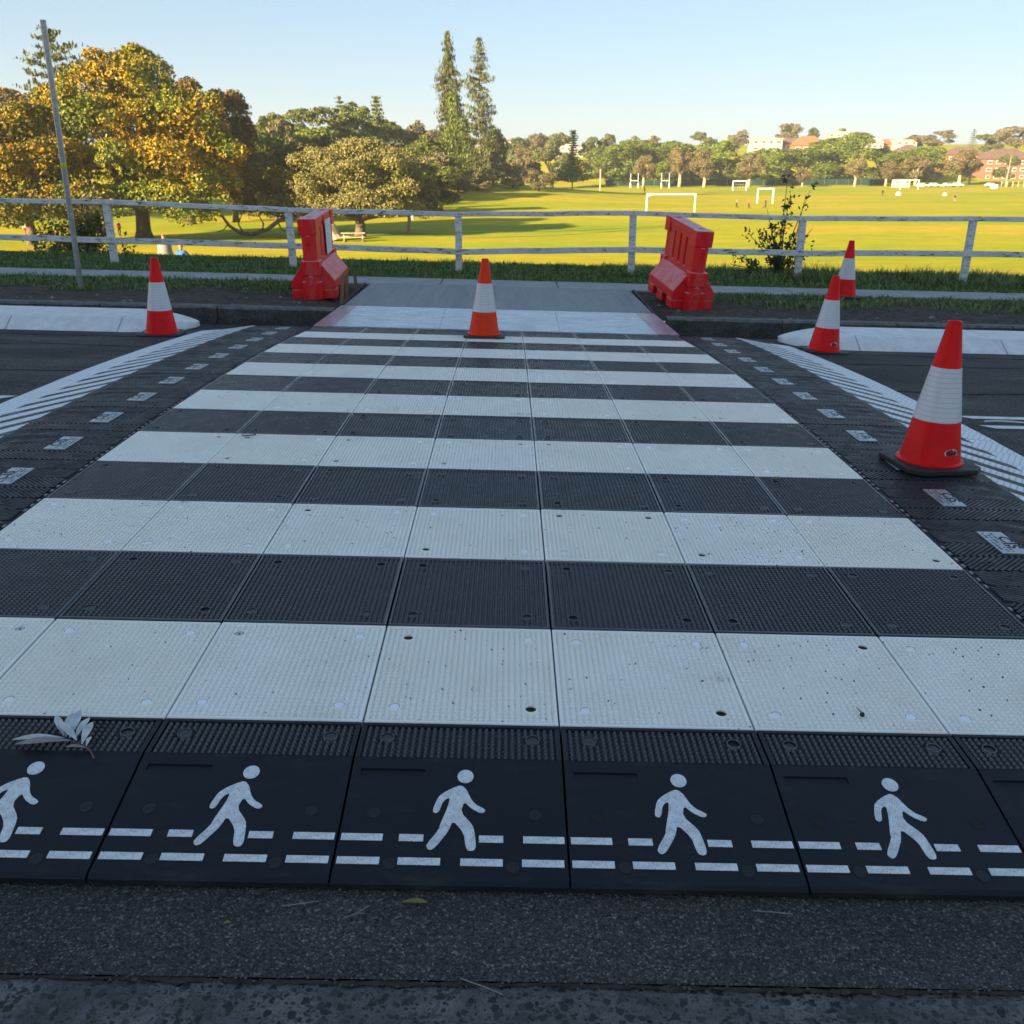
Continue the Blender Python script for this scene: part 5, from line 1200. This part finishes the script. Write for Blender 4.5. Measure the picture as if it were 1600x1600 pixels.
for x, y, top, legs, lab, rz, st_ in ((44.3, 186, 'cloth_beige', 'cloth_dark', 'person walking at the left of the three below the middle goal', 1.6, .35), (46.2, 184, 'cloth_orange', 'cloth_dark', 'person in a bright orange top walking on the field', 1.5, .35), (49.9, 186, 'cloth_dark', 'cloth_dark', 'person in dark clothes striding at the right post of the middle goal', -1.5, .4), (98.9, 213, 'cloth_dark', 'skin', 'person in dark top and shorts alone on the far right of the field', .5, .3), (38.9, 276, 'cloth_dark', 'cloth_dark', 'person in dark clothes standing beyond the largest goal', 0, .1), (101.5, 262, 'cloth_dark', 'cloth_dark', 'faint person in dark clothes left of the white bags on the field', 0, .1)):
    person(lab, x, y, P_(x, y), rz, top, legs, stride=st_)
for x, y, s_, lab in ((107.5, 266, .7, 'larger white kit bag on the field'), (118.5, 262, .55, 'smaller white kit bag right of the larger one'), (36.6, 250, .5, 'pale kit bag behind the crossbar of the largest goal')):
    o = link('kit_bag', MB().lathe([(.9, 0), (1.0, .4), (.7, 1.1), (.2, 1.4)], 9).mesh('kit_bag', 'cloth_white', True), None, None, (x, y, P_(x, y))); o.scale = (s_*1.2, s_*.6, s_); tag(o, lab, 'bag', 'white bags on the field')

# ------------------------------------------------------------------ houses on the ridge
def house(label, x, y, w, dp, hgt, roof, wall, rtype='hip', nw=3, floors=1, rh_=2.5, rz=0, zb=None, name='house'):
    z = (float(H(x, y)) if zb is None else zb)
    t = thing(name, label, 'house' if name == 'house' else 'apartment block', (x, y, z-1), rz, 'houses on the ridge')
    link('wall', MB().box(-w/2, w/2, 0, dp, 0, hgt+1).mesh('wall', wall), t)
    o = .5; ez = hgt+1.003; r = MB()
    if rtype == 'flat': r.box(-w/2-o, w/2+o, -o, dp+o, ez, ez+.45)
    else:
        k = min(dp, w)*.5 if rtype == 'hip' else -.001
        A_, B_, C_, D_ = (-w/2-o, -o, ez), (w/2+o, -o, ez), (w/2+o, dp+o, ez), (-w/2-o, dp+o, ez)
        E_, F_ = (-w/2+min(k, w*.45), dp/2, ez+rh_), (w/2-min(k, w*.45), dp/2, ez+rh_)
        r.add([A_, B_, C_, D_, E_, F_], [(0, 1, 5, 4), (1, 2, 5), (2, 3, 4, 5), (3, 0, 4), (3, 2, 1, 0)])
    link('roof', r.mesh('roof', roof), t)
    fh = hgt/floors
    for f in range(floors):
        for k in range(nw):
            xc = -w/2+w*(k+.5)/nw; zc = 1+f*fh+fh*.55
            ww = .24+.08*((k*7+f*3) % 4)/3
            fr_ = link('window', MB().box(xc-w/nw*ww, xc+w/nw*ww, -.12, -.002, zc-fh*.24, zc+fh*.24).mesh('window', 'goal_white'), t)
            link('pane', MB().box(xc-w/nw*(ww-.03), xc+w/nw*(ww-.03), -.16, -.121, zc-fh*.19, zc+fh*.19).mesh('pane', 'window_glass'), fr_)
    return t
def ridge(label, x, y, w, dp, top, rh_, roof, wall, rtype='hip', nw=3, name='house'):
    g = float(H(x, y))-.5; hg = top-rh_-g-1
    return house(label, x, y, w, dp, hg, roof, wall, rtype, nw, max(1, round(hg/3.1)), rh_, zb=g, name=name)
ridge('long white two-storey house with flat roof on the ridge', 136.4, 520, 16, 9, 16.4, .45, 'render_white', 'render_white', 'flat', 4)
ridge('white gabled house right of the long white one', 151.4, 525, 8, 8, 16.4, 3.0, 'tile_brown', 'render_white', 'gable', 2)
ridge('house with bright terracotta roof in the middle of the ridge', 158.5, 518, 17, 10, 17.5, 4.8, 'tile_terracotta', 'brick_orange', 'hip', 4)
ridge('house with dull red roof right of the terracotta one', 166.0, 506, 9.5, 9, 15.2, 2.8, 'tile_brown', 'brick_red', 'hip', 3)
ridge('tall white house standing highest on the ridge', 181.7, 545, 11, 9, 20.3, .45, 'render_white', 'render_white', 'flat', 3)
ridge('low white house half hidden behind the fig row', 197.1, 530, 9, 8, 16.1, 2.0, 'render_white', 'render_white', 'gable', 3)
ridge('brown brick house with red gable on the ridge', 206.9, 535, 7.5, 8, 16.2, 2.6, 'tile_terracotta', 'brick_orange', 'gable', 2)
ridge('white house with flat wing above the brown roofs', 213.8, 530, 11.5, 8, 15.7, .45, 'render_white', 'render_white', 'flat', 3)
ridge('orange brick house with brown hipped roof behind the last paperbark', 193.5, 470, 15, 12, 12.1, 3.6, 'tile_brown', 'brick_orange', 'hip', 4)
ridge('brick house with brown hipped roof right of the last fig', 213.0, 455, 18.5, 12, 10.9, 3.8, 'tile_brown', 'brick_orange', 'hip', 5)
ridge('red brick block of flats at the right edge', 226.0, 440, 23, 14, 9.6, 4.4, 'tile_brown', 'brick_red', 'hip', 6, 'apartment_building')
ridge('pale house with pink roof left of the Norfolk pine on the ridge', 26.5, 540, 17, 9, 18.6, 2.8, 'tile_terracotta', 'render_white', 'hip', 5)
ridge('small pink-roofed house just right of the tall conifers', 2.9, 560, 8, 8, 18.2, 1.8, 'tile_terracotta', 'render_white', 'hip', 2)
ridge('small cream house right of the pale Norfolk pine house', 36.8, 525, 6.5, 8, 12.6, 2.0, 'render_white', 'render_white', 'gable', 2)
ridge('small brick house above the second fig of the row', 80.1, 545, 9, 9, 14.0, 2.6, 'tile_brown', 'brick_orange', 'hip', 3)

# unseen block of flats, added behind the viewer only to shade the road
t = thing('apartment_building', 'unseen tall block of brick flats added behind the viewer to shade the road', 'apartment block', (-76, -62, -3))
link('wall', MB().box(-36, 34, -14, 0, 0, 44).mesh('wall', 'brick_red'), t)
link('roof', MB().box(-36.5, 34.5, -14.5, .5, 44.003, 44.8).mesh('roof', 'tile_brown'), t)
for f in range(13):
    for k in range(11):
        x = -33+k*6; w_ = link('window', MB().box(x, x+2.2, .003, .08, 1.6+f*3.2, 3.2+f*3.2).mesh('window', 'goal_white'), t)
        link('pane', MB().box(x+.1, x+2.1, .081, .1, 1.7+f*3.2, 3.1+f*3.2).mesh('pane', 'window_glass'), w_)

# ------------------------------------------------------------------ air: a thin even haze over the park
hz = link('haze', MB().box(-960, 960, -140, 1380, -9, 66).mesh('haze', [])); hz['kind'] = 'stuff'
hm = bpy.data.materials.new('haze_air'); hm.use_nodes = True; ht = hm.node_tree; ht.nodes.clear()
hv = ht.nodes.new('ShaderNodeVolumePrincipled'); hv.inputs['Color'].default_value = (.95, .96, 1, 1); hv.inputs['Density'].default_value = .00024; hv.inputs['Anisotropy'].default_value = .2
ho = ht.nodes.new('ShaderNodeOutputMaterial'); ht.links.new(hv.outputs[0], ho.inputs['Volume']); hz.data.materials.append(hm)
